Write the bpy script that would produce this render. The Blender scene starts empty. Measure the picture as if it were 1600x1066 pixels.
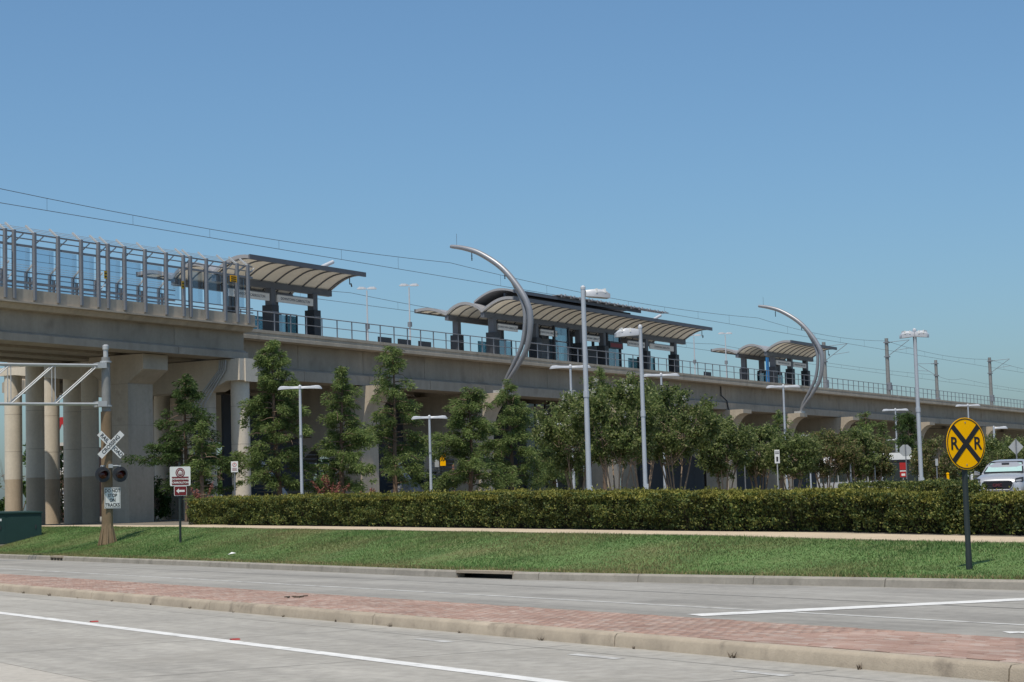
import bpy, math, random
import numpy as np
from math import sin, cos, pi, atan, atan2, hypot, sqrt, radians
from mathutils import Vector, Matrix

random.seed(11)
rng = np.random.default_rng(11)
sc = bpy.context.scene
COL = sc.collection

# ------------------------------------------------------------------ camera
FPX = 3000.0                       # focal length in pixels of the 1600 px wide photograph
PITCH, ROLL = atan(250 / 3000.0), -atan(.028)
EYE = np.array([0, 0, 1.65])
def _rx(a): return np.array([[1, 0, 0], [0, cos(a), -sin(a)], [0, sin(a), cos(a)]])
def _rz(a): return np.array([[cos(a), -sin(a), 0], [sin(a), cos(a), 0], [0, 0, 1]])
CR = _rx(pi / 2 + PITCH) @ _rz(ROLL)
cam_d = bpy.data.cameras.new('camera'); cam = bpy.data.objects.new('camera', cam_d); COL.objects.link(cam)
cam_d.sensor_width = 36; cam_d.lens = FPX / 1600 * 36
cam_d.clip_start = .1; cam_d.clip_end = 8000
M4 = Matrix([list(CR[i]) + [EYE[i]] for i in range(3)] + [[0, 0, 0, 1]])
cam.matrix_world = M4
sc.camera = cam

# ------------------------------------------------------------------ light
SUN_EL = radians(66)
SUN_H = np.array([-.30, -.95]); SUN_H = SUN_H / np.linalg.norm(SUN_H)
SUN = Vector((SUN_H[0] * cos(SUN_EL), SUN_H[1] * cos(SUN_EL), sin(SUN_EL)))
w = bpy.data.worlds.new('World'); sc.world = w; w.use_nodes = True
nt = w.node_tree; nt.nodes.clear()
sky = nt.nodes.new('ShaderNodeTexSky'); sky.sky_type = 'NISHITA'; sky.sun_disc = False
sky.sun_elevation = SUN_EL; sky.sun_rotation = atan2(SUN_H[0], SUN_H[1])
sky.altitude = 0; sky.air_density = 1.0; sky.dust_density = 1.8; sky.ozone_density = 10
bgn = nt.nodes.new('ShaderNodeBackground'); bgn.inputs[1].default_value = .13
won = nt.nodes.new('ShaderNodeOutputWorld')
wb = nt.nodes.new('ShaderNodeVectorMath'); wb.operation = 'MULTIPLY'; wb.inputs[1].default_value = (1.0, 1.06, .96)   # white balance
nt.links.new(sky.outputs[0], wb.inputs[0]); nt.links.new(wb.outputs[0], bgn.inputs[0]); nt.links.new(bgn.outputs[0], won.inputs[0])
sl = bpy.data.lights.new('sun', 'SUN'); sl.energy = 4.2; sl.angle = radians(.53); sl.color = (1, .91, .78)
so = bpy.data.objects.new('sun', sl); COL.objects.link(so); so.location = (-20, -40, 80)
so.rotation_euler = SUN.to_track_quat('Z', 'Y').to_euler()
sc.view_settings.view_transform = 'Standard'; sc.view_settings.look = 'None'
sc.view_settings.exposure = 0; sc.view_settings.gamma = 1
sc.cycles.max_bounces = 8; sc.cycles.transparent_max_bounces = 24
sc.cycles.use_denoising = True

# ------------------------------------------------------------------ measuring helpers
def proj(p):
    c = CR.T @ (np.asarray(p, float) - EYE)
    return 800 + FPX * c[0] / -c[2], 533 - FPX * c[1] / -c[2]
def ray(x, y): return CR @ np.array([(x - 800) / FPX, (533 - y) / FPX, -1.])
Z3 = np.array([0, 0, 1.])
ED = np.array([.514, -.858, 0]); ED /= np.linalg.norm(ED)       # along the street, towards the viewer's right
EM = np.array([-ED[1], ED[0], 0])                               # across the street, away from the viewer
def S(a, b, z=0): return a * ED + b * EM + np.array([0, 0, z])
_yy = np.array([0, 30, 38, 44, 72, 90, 5000]); _zz = np.array([.35, .45, .57, .74, 1.0, 1.08, 1.1])
def zs(Y): return np.interp(Y, _yy, _zz)                        # level of the ground behind the pavement
def gp(px, Y, z=None):
    """point standing on the ground at distance Y seen at column px"""
    z0 = float(zs(Y)) if z is None else z
    X = 0.
    for _ in range(6): X += (px - proj((X, Y, z0))[0]) * Y / FPX
    return np.array([X, Y, z0])
def z_of(py, X, Y):
    z = 2.
    for _ in range(6): z -= (py - proj((X, Y, z))[1]) * Y / FPX
    return z
_r = ray(2480, 729); VG = _r[2] / hypot(_r[0], _r[1])
VD = np.array([_r[0], _r[1], 0]); VD /= np.linalg.norm(VD); VN = np.array([-VD[1], VD[0], 0])
VO = EYE + ray(509, 525.6) * 115.5                              # a point of the viaduct's near edge
def V(s, u, h): return VO + s * VD + u * VN + np.array([0, 0, VG * s + h])
def s_at(px, u=0, h=0):
    lo, hi = -85., 900.
    for _ in range(60):
        m = (lo + hi) / 2
        if proj(V(m, u, h))[0] < px: lo = m
        else: hi = m
    return lo
def h_at(px, py, u):
    lo, hi = -20., 20.
    for _ in range(40):
        m = (lo + hi) / 2
        if proj(V(s_at(px, u, m), u, m))[1] > py: lo = m
        else: hi = m
    return lo

# ------------------------------------------------------------------ mesh helpers
def wl(o):
    p = np.zeros(3)
    while o is not None:
        p += np.array(o.location); o = o.parent
    return p
class MB:
    def __init__(s): s.v = []; s.f = []
    def add(s, v, f):
        k = len(s.v); s.v += [tuple(map(float, p)) for p in v]; s.f += [tuple(i + k for i in q) for q in f]; return s
    def hexa(s, p): return s.add(p, [(0, 3, 2, 1), (4, 5, 6, 7), (0, 1, 5, 4), (1, 2, 6, 5), (2, 3, 7, 6), (3, 0, 4, 7)])
    def box(s, c, size, ax=((1, 0, 0), (0, 1, 0), (0, 0, 1))):
        c = np.asarray(c, float); A = [np.asarray(a, float) * d / 2 for a, d in zip(ax, size)]
        q = [(-1, -1), (1, -1), (1, 1), (-1, 1)]
        return s.hexa([c + i * A[0] + j * A[1] + k * A[2] for k in (-1, 1) for i, j in q])
    def prism(s, poly, vec):
        n = len(poly); vec = np.asarray(vec, float); a = [np.asarray(p, float) for p in poly]
        return s.add(a + [p + vec for p in a], [tuple(range(n))[::-1], tuple(range(n, 2 * n))] + [(i, (i + 1) % n, n + (i + 1) % n, n + i) for i in range(n)])
    def tube(s, pts, r, n=8):
        pts = [np.asarray(p, float) for p in pts]; m = len(pts)
        rr = r if hasattr(r, '__len__') else [r] * m
        v = []; prev = None
        for i, p in enumerate(pts):
            t = pts[min(i + 1, m - 1)] - pts[max(i - 1, 0)]; t /= np.linalg.norm(t) + 1e-9
            if prev is None:
                a = np.cross(t, (0, 0, 1.) if abs(t[2]) < .9 else (1., 0, 0))
            else: a = prev - t * prev.dot(t)
            a /= np.linalg.norm(a) + 1e-9; b = np.cross(t, a); prev = a
            v += [p + rr[i] * (a * cos(2 * pi * k / n) + b * sin(2 * pi * k / n)) for k in range(n)]
        f = [(i * n + k, i * n + (k + 1) % n, (i + 1) * n + (k + 1) % n, (i + 1) * n + k) for i in range(m - 1) for k in range(n)]
        f += [tuple(range(n))[::-1], tuple(range((m - 1) * n, m * n))]
        return s.add(v, f)
    def lathe(s, o, prof, n=16, ax=None, caps=True):
        A = ax or ((1, 0, 0), (0, 1, 0), (0, 0, 1)); A = [np.asarray(a, float) for a in A]; o = np.asarray(o, float)
        v = [o + A[2] * z + r * (A[0] * cos(2 * pi * k / n) + A[1] * sin(2 * pi * k / n)) for r, z in prof for k in range(n)]
        m = len(prof)
        f = [(i * n + k, i * n + (k + 1) % n, (i + 1) * n + (k + 1) % n, (i + 1) * n + k) for i in range(m - 1) for k in range(n)]
        if caps: f += [tuple(range(n))[::-1], tuple(range((m - 1) * n, m * n))]
        return s.add(v, f)
    def loft(s, rings, caps=True):
        n = len(rings[0]); m = len(rings)
        v = [p for r in rings for p in r]
        f = [(i * n + k, i * n + (k + 1) % n, (i + 1) * n + (k + 1) % n, (i + 1) * n + k) for i in range(m - 1) for k in range(n)]
        if caps: f += [tuple(range(n))[::-1], tuple(range((m - 1) * n, m * n))]
        return s.add(v, f)
    def vbox(s, s0, s1, u0, u1, h0, h1):
        return s.hexa([V(a, b, c) for c in (h0, h1) for a, b in ((s0, u0), (s1, u0), (s1, u1), (s0, u1))])
    def vprism(s, poly, s0, s1):        # section (u,h) drawn along the viaduct
        return s.prism([V(s0, u, h) for u, h in poly], V(s1, 0, 0) - V(s0, 0, 0))
    def upoly(s, poly, s0, s1): return s.vprism(poly, s0, s1)
    def build(s, name, mat, parent=None, org=None, smooth=False, local=False, kind=None):
        me = bpy.data.meshes.new(name)
        v = np.array(s.v, float)
        if not local:
            base = np.asarray(org, float) if org is not None else (wl(parent) if parent else np.zeros(3))
            v = v - base
        me.from_pydata(v.tolist(), [], s.f)
        import bmesh
        bm = bmesh.new(); bm.from_mesh(me); bmesh.ops.recalc_face_normals(bm, faces=bm.faces); bm.to_mesh(me); bm.free()
        me.materials.append(mat)
        if smooth: smooth_by_angle(me)
        o = bpy.data.objects.new(name, me); COL.objects.link(o)
        if parent: o.parent = parent
        if org is not None and not local: o.location = Vector(base) - (Vector(wl(parent)) if parent else Vector())
        if kind: o['kind'] = kind
        return o
def smooth_by_angle(me, ang=radians(40)):
    me.polygons.foreach_set('use_smooth', [True] * len(me.polygons))
    try: me.set_sharp_from_angle(angle=ang)
    except Exception: pass
def np_obj(name, v, f, mat, parent=None, org=None, kind=None):
    base = np.asarray(org, float) if org is not None else (wl(parent) if parent else np.zeros(3))
    v = (np.asarray(v) - base).astype(np.float32); f = np.asarray(f, np.int32); k = f.shape[1]
    me = bpy.data.meshes.new(name)
    me.vertices.add(len(v)); me.vertices.foreach_set('co', v.ravel())
    me.loops.add(f.size); me.loops.foreach_set('vertex_index', f.ravel())
    me.polygons.add(len(f)); me.polygons.foreach_set('loop_start', np.arange(0, f.size, k, dtype=np.int32))
    me.update(calc_edges=True); me.validate()
    me.materials.append(mat)
    o = bpy.data.objects.new(name, me); COL.objects.link(o)
    if parent: o.parent = parent
    if org is not None: o.location = Vector(base) - (Vector(wl(parent)) if parent else Vector())
    if kind: o['kind'] = kind
    return o
def tag(o, label=None, cat=None, group=None, kind=None):
    if label: o['label'] = label
    if cat: o['category'] = cat
    if group: o['group'] = group
    if kind: o['kind'] = kind
    return o
def thing(name, loc, label, cat, group=None, rz=0.):
    o = bpy.data.objects.new(name, None); COL.objects.link(o)
    o.location = Vector([float(c) for c in loc]); o.rotation_euler = (0, 0, rz); o.empty_display_size = .3
    return tag(o, label, cat, group)
def put(mesh_obj, loc, parent, name=None, rz=0., scale=None):
    """another copy of a part, sharing its mesh"""
    c = mesh_obj.copy(); COL.objects.link(c); c.parent = parent
    c.location = Vector([float(q) for q in (np.asarray(loc) - wl(parent))]); c.rotation_euler = (0, 0, rz)
    if scale: c.scale = scale
    return c
def copy_tree(o, parent=None):
    c = o.copy(); COL.objects.link(c); c.parent = parent
    for ch in list(o.children): copy_tree(ch, c)
    return c
def text(s, size, org, xd, yd, mat, parent, name='lettering', bold=.0, depth=.004, sx=1., space=1.):
    cu = bpy.data.curves.new(name, 'FONT'); cu.body = s; cu.size = size; cu.align_x = 'CENTER'; cu.align_y = 'CENTER'
    cu.extrude = depth / 2; cu.offset = bold; cu.resolution_u = 3; cu.space_character = space
    t = bpy.data.objects.new('tmp', cu); COL.objects.link(t)
    dg = bpy.context.evaluated_depsgraph_get(); me = bpy.data.meshes.new_from_object(t.evaluated_get(dg))
    bpy.data.objects.remove(t); bpy.data.curves.remove(cu)
    xd = np.asarray(xd, float); yd = np.asarray(yd, float); zd = np.cross(xd, yd)
    R = np.array([xd * sx, yd, zd]).T
    co = np.zeros(len(me.vertices) * 3, np.float32); me.vertices.foreach_get('co', co)
    v = (R @ co.reshape(-1, 3).T).T + np.asarray(org, float) - wl(parent)
    me.vertices.foreach_set('co', v.astype(np.float32).ravel()); me.update()
    me.materials.clear(); me.materials.append(mat); me.name = name
    o = bpy.data.objects.new(name, me); COL.objects.link(o); o.parent = parent
    return o

# ------------------------------------------------------------------ materials
MATS = {}
def mat(name, col, rough=.8, var=.12, scale=1.5, bump=0., bscale=40., metal=0., streak=0., spec=.3, stain=None, fine=.06, along=0.):
    if name in MATS: return MATS[name]
    m = bpy.data.materials.new(name); m.use_nodes = True; t = m.node_tree; b = t.nodes['Principled BSDF']
    N = t.nodes.new; L = t.links.new
    geo = N('ShaderNodeNewGeometry')
    def noise(sc_, det=5, vec=None, rg=.6):
        n = N('ShaderNodeTexNoise'); n.inputs['Scale'].default_value = sc_; n.inputs['Detail'].default_value = det; n.inputs['Roughness'].default_value = rg
        L(vec or geo.outputs['Position'], n.inputs['Vector']); return n.outputs['Fac']
    def rng_(src, lo, hi):
        r = N('ShaderNodeMapRange'); r.inputs['From Min'].default_value = .3; r.inputs['From Max'].default_value = .7
        r.inputs['To Min'].default_value = lo; r.inputs['To Max'].default_value = hi; L(src, r.inputs['Value']); return r.outputs[0]
    def mul(a, bb):
        q = N('ShaderNodeMath'); q.operation = 'MULTIPLY'; L(a, q.inputs[0]); L(bb, q.inputs[1]); return q.outputs[0]
    fac = rng_(noise(scale), 1 - var, 1 + var)
    if fine: fac = mul(fac, rng_(noise(scale * 14, 6), 1 - fine, 1 + fine))
    if streak:
        mp = N('ShaderNodeMapping'); mp.inputs['Scale'].default_value = (.9, .9, .07); L(geo.outputs['Position'], mp.inputs['Vector'])
        fac = mul(fac, rng_(noise(1.6, 4, mp.outputs[0]), 1 - streak, 1 + streak * .4))
    if along:          # wear drawn out along the street
        m1 = N('ShaderNodeMapping'); m1.inputs['Rotation'].default_value = (0, 0, atan2(.858, .514)); L(geo.outputs['Position'], m1.inputs['Vector'])
        for sc_, k in (((.03, 1.1, 1), 1.), ((.12, 4., 1), .6)):
            m2 = N('ShaderNodeMapping'); m2.inputs['Scale'].default_value = sc_; L(m1.outputs[0], m2.inputs['Vector'])
            fac = mul(fac, rng_(noise(1., 4, m2.outputs[0]), 1 - along * k, 1 + along * k * .5))
    v = N('ShaderNodeVectorMath'); v.operation = 'SCALE'; v.inputs[0].default_value = col[:3]; L(fac, v.inputs['Scale'])
    out = v.outputs[0]
    if stain:
        scol, ssc, lo, hi = stain
        mx = N('ShaderNodeMix'); mx.data_type = 'RGBA'; rr = N('ShaderNodeMapRange'); rr.inputs['From Min'].default_value = lo; rr.inputs['From Max'].default_value = hi
        L(noise(ssc, 6), rr.inputs['Value']); L(rr.outputs[0], mx.inputs[0]); L(out, mx.inputs[6]); mx.inputs[7].default_value = (*scol, 1); out = mx.outputs[2]
    L(out, b.inputs['Base Color'])
    b.inputs['Roughness'].default_value = rough; b.inputs['Metallic'].default_value = metal
    b.inputs['Specular IOR Level'].default_value = spec
    if bump:
        bp = N('ShaderNodeBump'); bp.inputs['Strength'].default_value = bump; bp.inputs['Distance'].default_value = .02
        L(noise(bscale, 4), bp.inputs['Height']); L(bp.outputs[0], b.inputs['Normal'])
    MATS[name] = m; return m
def ramp_mat(name, cols, source='island', rough=.6, trans=0., var=.15, spec=.2, patch=None):
    """colour picked per leaf / per object from a small palette"""
    m = bpy.data.materials.new(name); m.use_nodes = True; t = m.node_tree; b = t.nodes['Principled BSDF']; N = t.nodes.new; L = t.links.new
    geo = N('ShaderNodeNewGeometry')
    if source == 'island': src = geo.outputs['Random Per Island']
    else: oi = N('ShaderNodeObjectInfo'); src = oi.outputs['Random']
    cr = N('ShaderNodeValToRGB'); cr.color_ramp.interpolation = 'LINEAR'
    while len(cr.color_ramp.elements) < len(cols): cr.color_ramp.elements.new(.5)
    for i, c in enumerate(cols):
        cr.color_ramp.elements[i].position = i / (len(cols) - 1); cr.color_ramp.elements[i].color = (*c, 1)
    L(src, cr.inputs[0])
    n = N('ShaderNodeTexNoise'); n.inputs['Scale'].default_value = 1.1; n.inputs['Detail'].default_value = 3; L(geo.outputs['Position'], n.inputs['Vector'])
    r = N('ShaderNodeMapRange'); r.inputs['From Min'].default_value = .3; r.inputs['From Max'].default_value = .7; r.inputs['To Min'].default_value = 1 - var; r.inputs['To Max'].default_value = 1 + var; L(n.outputs['Fac'], r.inputs['Value'])
    v = N('ShaderNodeVectorMath'); v.operation = 'SCALE'; L(cr.outputs[0], v.inputs[0]); L(r.outputs[0], v.inputs['Scale'])
    if patch:
        pc, psc, lo, hi = patch; pn = N('ShaderNodeTexNoise'); pn.inputs['Scale'].default_value = psc; pn.inputs['Detail'].default_value = 4; L(geo.outputs['Position'], pn.inputs['Vector'])
        pr = N('ShaderNodeMapRange'); pr.inputs['From Min'].default_value = lo; pr.inputs['From Max'].default_value = hi; pr.inputs['To Max'].default_value = .85; L(pn.outputs['Fac'], pr.inputs['Value'])
        pm = N('ShaderNodeMix'); pm.data_type = 'RGBA'; L(pr.outputs[0], pm.inputs[0]); L(v.outputs[0], pm.inputs[6]); pm.inputs[7].default_value = (*pc, 1)
        v = N('ShaderNodeVectorMath'); v.operation = 'SCALE'; v.inputs['Scale'].default_value = 1.; L(pm.outputs[2], v.inputs[0])
    L(v.outputs[0], b.inputs['Base Color']); b.inputs['Roughness'].default_value = rough; b.inputs['Specular IOR Level'].default_value = spec
    if trans:
        tr = N('ShaderNodeBsdfTranslucent'); L(v.outputs[0], tr.inputs[0]); mx = N('ShaderNodeMixShader'); mx.inputs[0].default_value = trans
        L(b.outputs[0], mx.inputs[1]); L(tr.outputs[0], mx.inputs[2]); L(mx.outputs[0], t.nodes['Material Output'].inputs[0])
    return m
def glass_mat(name, tint, gloss=.12, rough=.03, refl=(.8, .9, 1)):
    m = bpy.data.materials.new(name); m.use_nodes = True; t = m.node_tree; t.nodes.remove(t.nodes['Principled BSDF']); N = t.nodes.new; L = t.links.new
    a = N('ShaderNodeBsdfTransparent'); a.inputs[0].default_value = (*tint, 1)
    g = N('ShaderNodeBsdfGlossy'); g.inputs[0].default_value = (*refl, 1); g.inputs[1].default_value = rough
    x = N('ShaderNodeMixShader'); x.inputs[0].default_value = gloss
    L(a.outputs[0], x.inputs[1]); L(g.outputs[0], x.inputs[2]); L(x.outputs[0], t.nodes['Material Output'].inputs[0]); return m

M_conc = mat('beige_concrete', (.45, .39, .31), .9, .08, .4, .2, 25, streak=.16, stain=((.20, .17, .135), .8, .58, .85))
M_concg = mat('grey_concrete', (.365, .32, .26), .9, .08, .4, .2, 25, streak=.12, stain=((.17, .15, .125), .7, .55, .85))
M_column = mat('painted_column', (.63, .57, .475), .85, .06, .6, .15, 25, streak=.08)
M_colband = mat('tan_column_band', (.47, .385, .285), .85, .08, .6, .15, 25, streak=.12)
M_kerb = mat('kerb_concrete', (.34, .29, .225), .9, .16, 1.3, .4, 60, stain=((.12, .10, .08), 2.3, .56, .8))
M_kerbfar = mat('grey_kerb_concrete', (.27, .25, .215), .9, .16, 1.3, .4, 60, stain=((.13, .12, .10), 1.6, .55, .8))
M_walk = mat('pavement_concrete', (.46, .375, .265), .9, .08, .8, .3, 60)
M_road = mat('concrete_road', (.345, .33, .295), .9, .08, .35, .5, 70, stain=((.25, .235, .205), .45, .52, .8), fine=.16, along=.13)
M_roadlight = mat('light_concrete_road', (.40, .375, .33), .9, .08, .5, .5, 70, fine=.12)
M_roadfar = mat('grey_road', (.285, .275, .25), .9, .10, .4, .4, 70, stain=((.34, .33, .30), .45, .5, .8), fine=.12, along=.2)
M_paint = mat('road_paint', (.62, .62, .60), .8, .12, 3, .2, 80, stain=((.3, .3, .29), 4, .55, .75))
M_paintold = mat('worn_road_paint', (.46, .46, .44), .85, .15, 3, .2, 80, stain=((.32, .31, .29), 2.2, .5, .62))
M_soil = mat('soil', (.11, .085, .06), .95, .25, 1.2, .5, 30)
M_earth = mat('far_ground', (.20, .19, .15), .95, .25, .05, .3, 5)
M_mortar = mat('paver_sand', (.20, .135, .11), .95, .2, 3, .3, 60)
M_turf = mat('turf', (.10, .165, .05), .95, .22, .7, .6, 60, stain=((.19, .17, .08), .45, .5, .75))
M_greymetal = mat('grey_steel', (.20, .215, .24), .5, .05, 2, metal=.2, fine=.02)
M_mast = mat('weathered_mast_steel', (.22, .225, .22), .6, .12, 2, metal=.2)
M_galv = mat('galvanised_steel', (.43, .445, .45), .5, .06, 3, metal=.3, fine=.04)
M_crescent = mat('crescent_grey_steel', (.26, .27, .29), .42, .06, 2, metal=.35, fine=.03)
M_platform = mat('pale_platform_concrete', (.52, .49, .44), .85, .06, 1)
M_silver = mat('silver_paint', (.44, .475, .52), .45, .04, 3, metal=.25, fine=.02)
M_lamphead = mat('lamp_silver', (.47, .49, .52), .4, .04, 3, metal=.1, fine=.02)
M_white = mat('white_paint', (.75, .75, .73), .5, .04, 4, fine=.03)
M_offwhite = mat('aged_white_sign', (.66, .67, .66), .5, .06, 5, fine=.04)
M_black = mat('black_paint', (.018, .018, .02), .5, .05, 4, fine=.02)
M_char = mat('charcoal_paint', (.035, .038, .045), .5, .08, 1.5, fine=.03)
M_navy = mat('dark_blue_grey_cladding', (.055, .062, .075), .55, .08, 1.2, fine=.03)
M_fascia = mat('slate_fascia', (.10, .11, .13), .5, .05, 1.5, fine=.02)
M_roofgrey = mat('grey_roof_metal', (.30, .30, .31), .5, .05, 1.5, metal=.1, fine=.02)
M_cream = mat('cream_soffit', (.84, .82, .755), .7, .05, 1.5, fine=.03)
M_yellow = mat('sign_yellow', (.93, .46, .0), .6, .02, 4, fine=.02, spec=.08)
M_dullyellow = mat('weathered_yellow_plate', (.42, .27, .02), .7, .15, 6)
M_maroon = mat('maroon_paint', (.17, .02, .025), .5, .05, 4, fine=.02)
M_red = mat('red_paint', (.42, .025, .025), .5, .06, 4, fine=.02)
M_green = mat('cabinet_green', (.018, .045, .042), .5, .08, 2, fine=.03)
M_brown = mat('stained_brown_steel', (.23, .165, .10), .75, .18, 1.6, .2, 30, streak=.3)
M_lens = mat('dark_red_lens', (.06, .004, .006), .2, .02, 5, spec=.6)
M_bark = mat('bark', (.15, .105, .075), .9, .2, 4, .5, 40)
M_barkpale = mat('pale_bark', (.28, .21, .155), .9, .2, 4, .3, 40)
M_brickwall = mat('red_brown_brickwork', (.20, .105, .075), .9, .15, 2.5, .3, 30)
M_stone = mat('pale_stone_trim', (.52, .48, .42), .85, .06, 2)
M_tarp = mat('grey_stone', (.20, .20, .205), .85, .2, 1.5, .3, 12, stain=((.24, .15, .07), .8, .62, .72))
M_post = mat('dark_green_post', (.022, .03, .03), .5, .08, 3, fine=.03)
M_wire = mat('wire', (.10, .10, .11), .5, .0, 1, metal=.5, fine=0)
M_screen = glass_mat('clear_panel', (.80, .85, .89), .08, .12)
M_glass = glass_mat('teal_glass', (.32, .44, .47), .30, .05)
M_darkglass = mat('dark_window_glass', (.02, .028, .03), .08, .02, 3, spec=.8, fine=0)
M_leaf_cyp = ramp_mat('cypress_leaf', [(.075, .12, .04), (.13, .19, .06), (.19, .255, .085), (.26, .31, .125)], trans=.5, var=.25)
M_leaf_cyp_dark = ramp_mat('dark_cypress_leaf', [(.035, .06, .022), (.065, .11, .034), (.11, .17, .052)], trans=.4, var=.3)  # darker leaf copy; bridge shade on the left cypress put into colour
M_leaf_crape = ramp_mat('crape_myrtle_leaf', [(.07, .105, .034), (.12, .168, .05), (.185, .23, .075), (.28, .295, .135)], trans=.5, var=.25, spec=.35)
M_leaf_crape2 = ramp_mat('reddish_crape_leaf', [(.07, .10, .034), (.13, .16, .05), (.195, .20, .075), (.25, .18, .10)], trans=.5, var=.25, spec=.35)
M_leaf_hedge = ramp_mat('hedge_leaf', [(.03, .052, .016), (.065, .10, .026), (.13, .155, .036), (.23, .22, .06)], trans=.22, var=.35, spec=.3)
M_leaf_hedgetop = ramp_mat('young_hedge_leaf', [(.13, .14, .024), (.20, .20, .038), (.28, .25, .06)], trans=.3, var=.3, spec=.3)
M_leaf_bush = ramp_mat('bush_leaf', [(.03, .06, .015), (.06, .11, .025), (.10, .16, .04)], trans=.25, var=.25)
M_grass = ramp_mat('grass_blade', [(.075, .15, .045), (.10, .19, .055), (.14, .23, .07), (.22, .23, .10)], trans=.35, var=.3, patch=((.25, .215, .10), .2, .44, .66))
M_flower = ramp_mat('white_blossom', [(.55, .55, .48), (.75, .74, .68)], trans=.3)
M_brick = ramp_mat('brick_paver', [(.29, .19, .155), (.315, .215, .175), (.335, .24, .20), (.36, .285, .245)], source='object', rough=.9, var=.15)
M_brickf = ramp_mat('brick_paver_field', [(.29, .19, .155), (.315, .215, .175), (.335, .24, .20), (.36, .285, .245)], source='island', rough=.9, var=.15)

# ================================================================== GROUND AND STREET
_k = np.array([(-62, 145), (-40, 108), (-19.9, 74.4), (-9.5, 56.9), (-4.8, 48.6), (-2.0, 43.6), (.3, 40.2), (4.54, 35.2), (8.1, 31), (20, 17), (38, -4)], float)
def _curve(pts, step=.25):
    seg = np.hypot(*np.diff(pts, axis=0).T); t = np.r_[0, np.cumsum(seg)]
    q = np.arange(0, t[-1], step); c = np.c_[np.interp(q, t, pts[:, 0]), np.interp(q, t, pts[:, 1])]
    for _ in range(3):
        k = 13; pad = np.r_[np.repeat(c[:1], k // 2, 0), c, np.repeat(c[-1:], k // 2, 0)]
        c2 = np.c_[np.convolve(pad[:, 0], np.ones(k) / k, 'valid'), np.convolve(pad[:, 1], np.ones(k) / k, 'valid')]
        c2[:6] = c[:6]; c2[-6:] = c[-6:]; c = c2
    return c
KC = _curve(_k); KQ = np.r_[0, np.cumsum(np.hypot(*np.diff(KC, axis=0).T))]     # the far kerb line and its running length
def kp(q): return np.array([np.interp(q, KQ, KC[:, 0]), np.interp(q, KQ, KC[:, 1]), 0])
GRASS_W, WALK_W = 5.3, 1.75
def gz(q, o):
    """height of the bank: rises from the kerb to the pavement, then stays level"""
    p = kp(q) + o * EM; t = min(max((o - .15) / (GRASS_W - .4), 0), 1); t = t * t * (3 - 2 * t) * .5 + t * .5
    return .15 + (float(zs(p[1])) - .15) * t
def kpt(q, o, dz=0): p = kp(q) + o * EM; p[2] = gz(q, o) + dz; return p
def q_at(px, o):
    lo, hi = 0., KQ[-1] * .86
    for _ in range(50):
        m = (lo + hi) / 2
        if proj(kpt(m, o))[0] < px: lo = m
        else: hi = m
    return lo

m = MB(); m.add([(-4000, -600, -.06), (4000, -600, -.06), (4000, 6000, -.06), (-4000, 6000, -.06)], [(0, 1, 2, 3)])
tag(m.build('ground', M_earth), kind='structure')
# raised ground behind the street, out to the horizon
QS = np.arange(0, KQ[-1], 1.5)
def strip(offs, dz=0.):
    v = [kpt(q, o, dz) for q in QS for o in offs]; n = len(offs)
    return v, [(i * n + j, i * n + j + 1, (i + 1) * n + j + 1, (i + 1) * n + j) for i in range(len(QS) - 1) for j in range(n - 1)]
m = MB(); m.add(*strip([.14, .5, 1, 1.6, 2.3, 3, 3.7, 4.4, 5, GRASS_W + .02])); o = m.build('grass_bank', M_turf, smooth=True); tag(o, kind='structure')
m = MB(); m.add(*strip([GRASS_W + .02, 6, 7.5, 9, 12, 20, 40, 80, 160, 400, 1200, 3500], -.005)); o = m.build('terrain', mat('dry_paving_and_soil', (.17, .15, .12), .95, .2, .3, .3, 20), smooth=True); tag(o, kind='structure')

# carriageways
def street_sheet(name, a0, a1, b0, b1, z, mt, parent=None):
    m = MB(); m.add([S(a0, b0, z), S(a1, b0, z), S(a1, b1, z), S(a0, b1, z)], [(0, 1, 2, 3)]); return m.build(name, mt, parent)
road = tag(street_sheet('road', -190, 60, 6.2, 12.05, 0, M_road), kind='structure')
road2 = tag(street_sheet('road', -190, 60, -40, 6.19, 0, M_roadlight), kind='structure')
road3 = tag(street_sheet('road', -190, 60, 14.1, 34, 0, M_roadfar), kind='structure')
street_sheet('lane_line', -190, 60, 9.21, 9.42, .004, M_paint, road)
street_sheet('gutter_joint', -190, 60, 11.38, 11.395, .003, mat('joint_sealant', (.25, .24, .22), .9), road)
for a in np.arange(-60, 10, 4.6):
    m = MB(); m.add([S(a, 6.25, .003), S(a + .02, 6.25, .003), S(a + .02, 11.8, .003), S(a, 11.8, .003)], [(0, 1, 2, 3)]); m.build('slab_joint', MATS['joint_sealant'], road)
for a, l in ((-17.5, .9), (-14.6, .75), (-21.0, .8)): street_sheet('worn_mark', a, a + l, 11.05, 11.2, .004, M_paintold, road)
street_sheet('lane_line', -70, 5, 17.03, 17.15, .004, M_paintold, road3)
street_sheet('edge_line', -75, 5, 19.35, 19.40, .004, mat('tar_line', (.20, .195, .185), .9), road3)
d0 = np.array([2.42, 26.82, .0]); d1 = np.array([17.4, 31.6, 0]); dn = np.array([-.304, .953, 0])
m = MB(); m.add([d0 + Z3 * .0065 - dn * .27, d1 + Z3 * .0065 - dn * .27, d1 + Z3 * .0065 + dn * .27, d0 + Z3 * .0065 + dn * .27], [(0, 1, 2, 3)]); m.build('diagonal_line', M_paint, road3)
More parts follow.
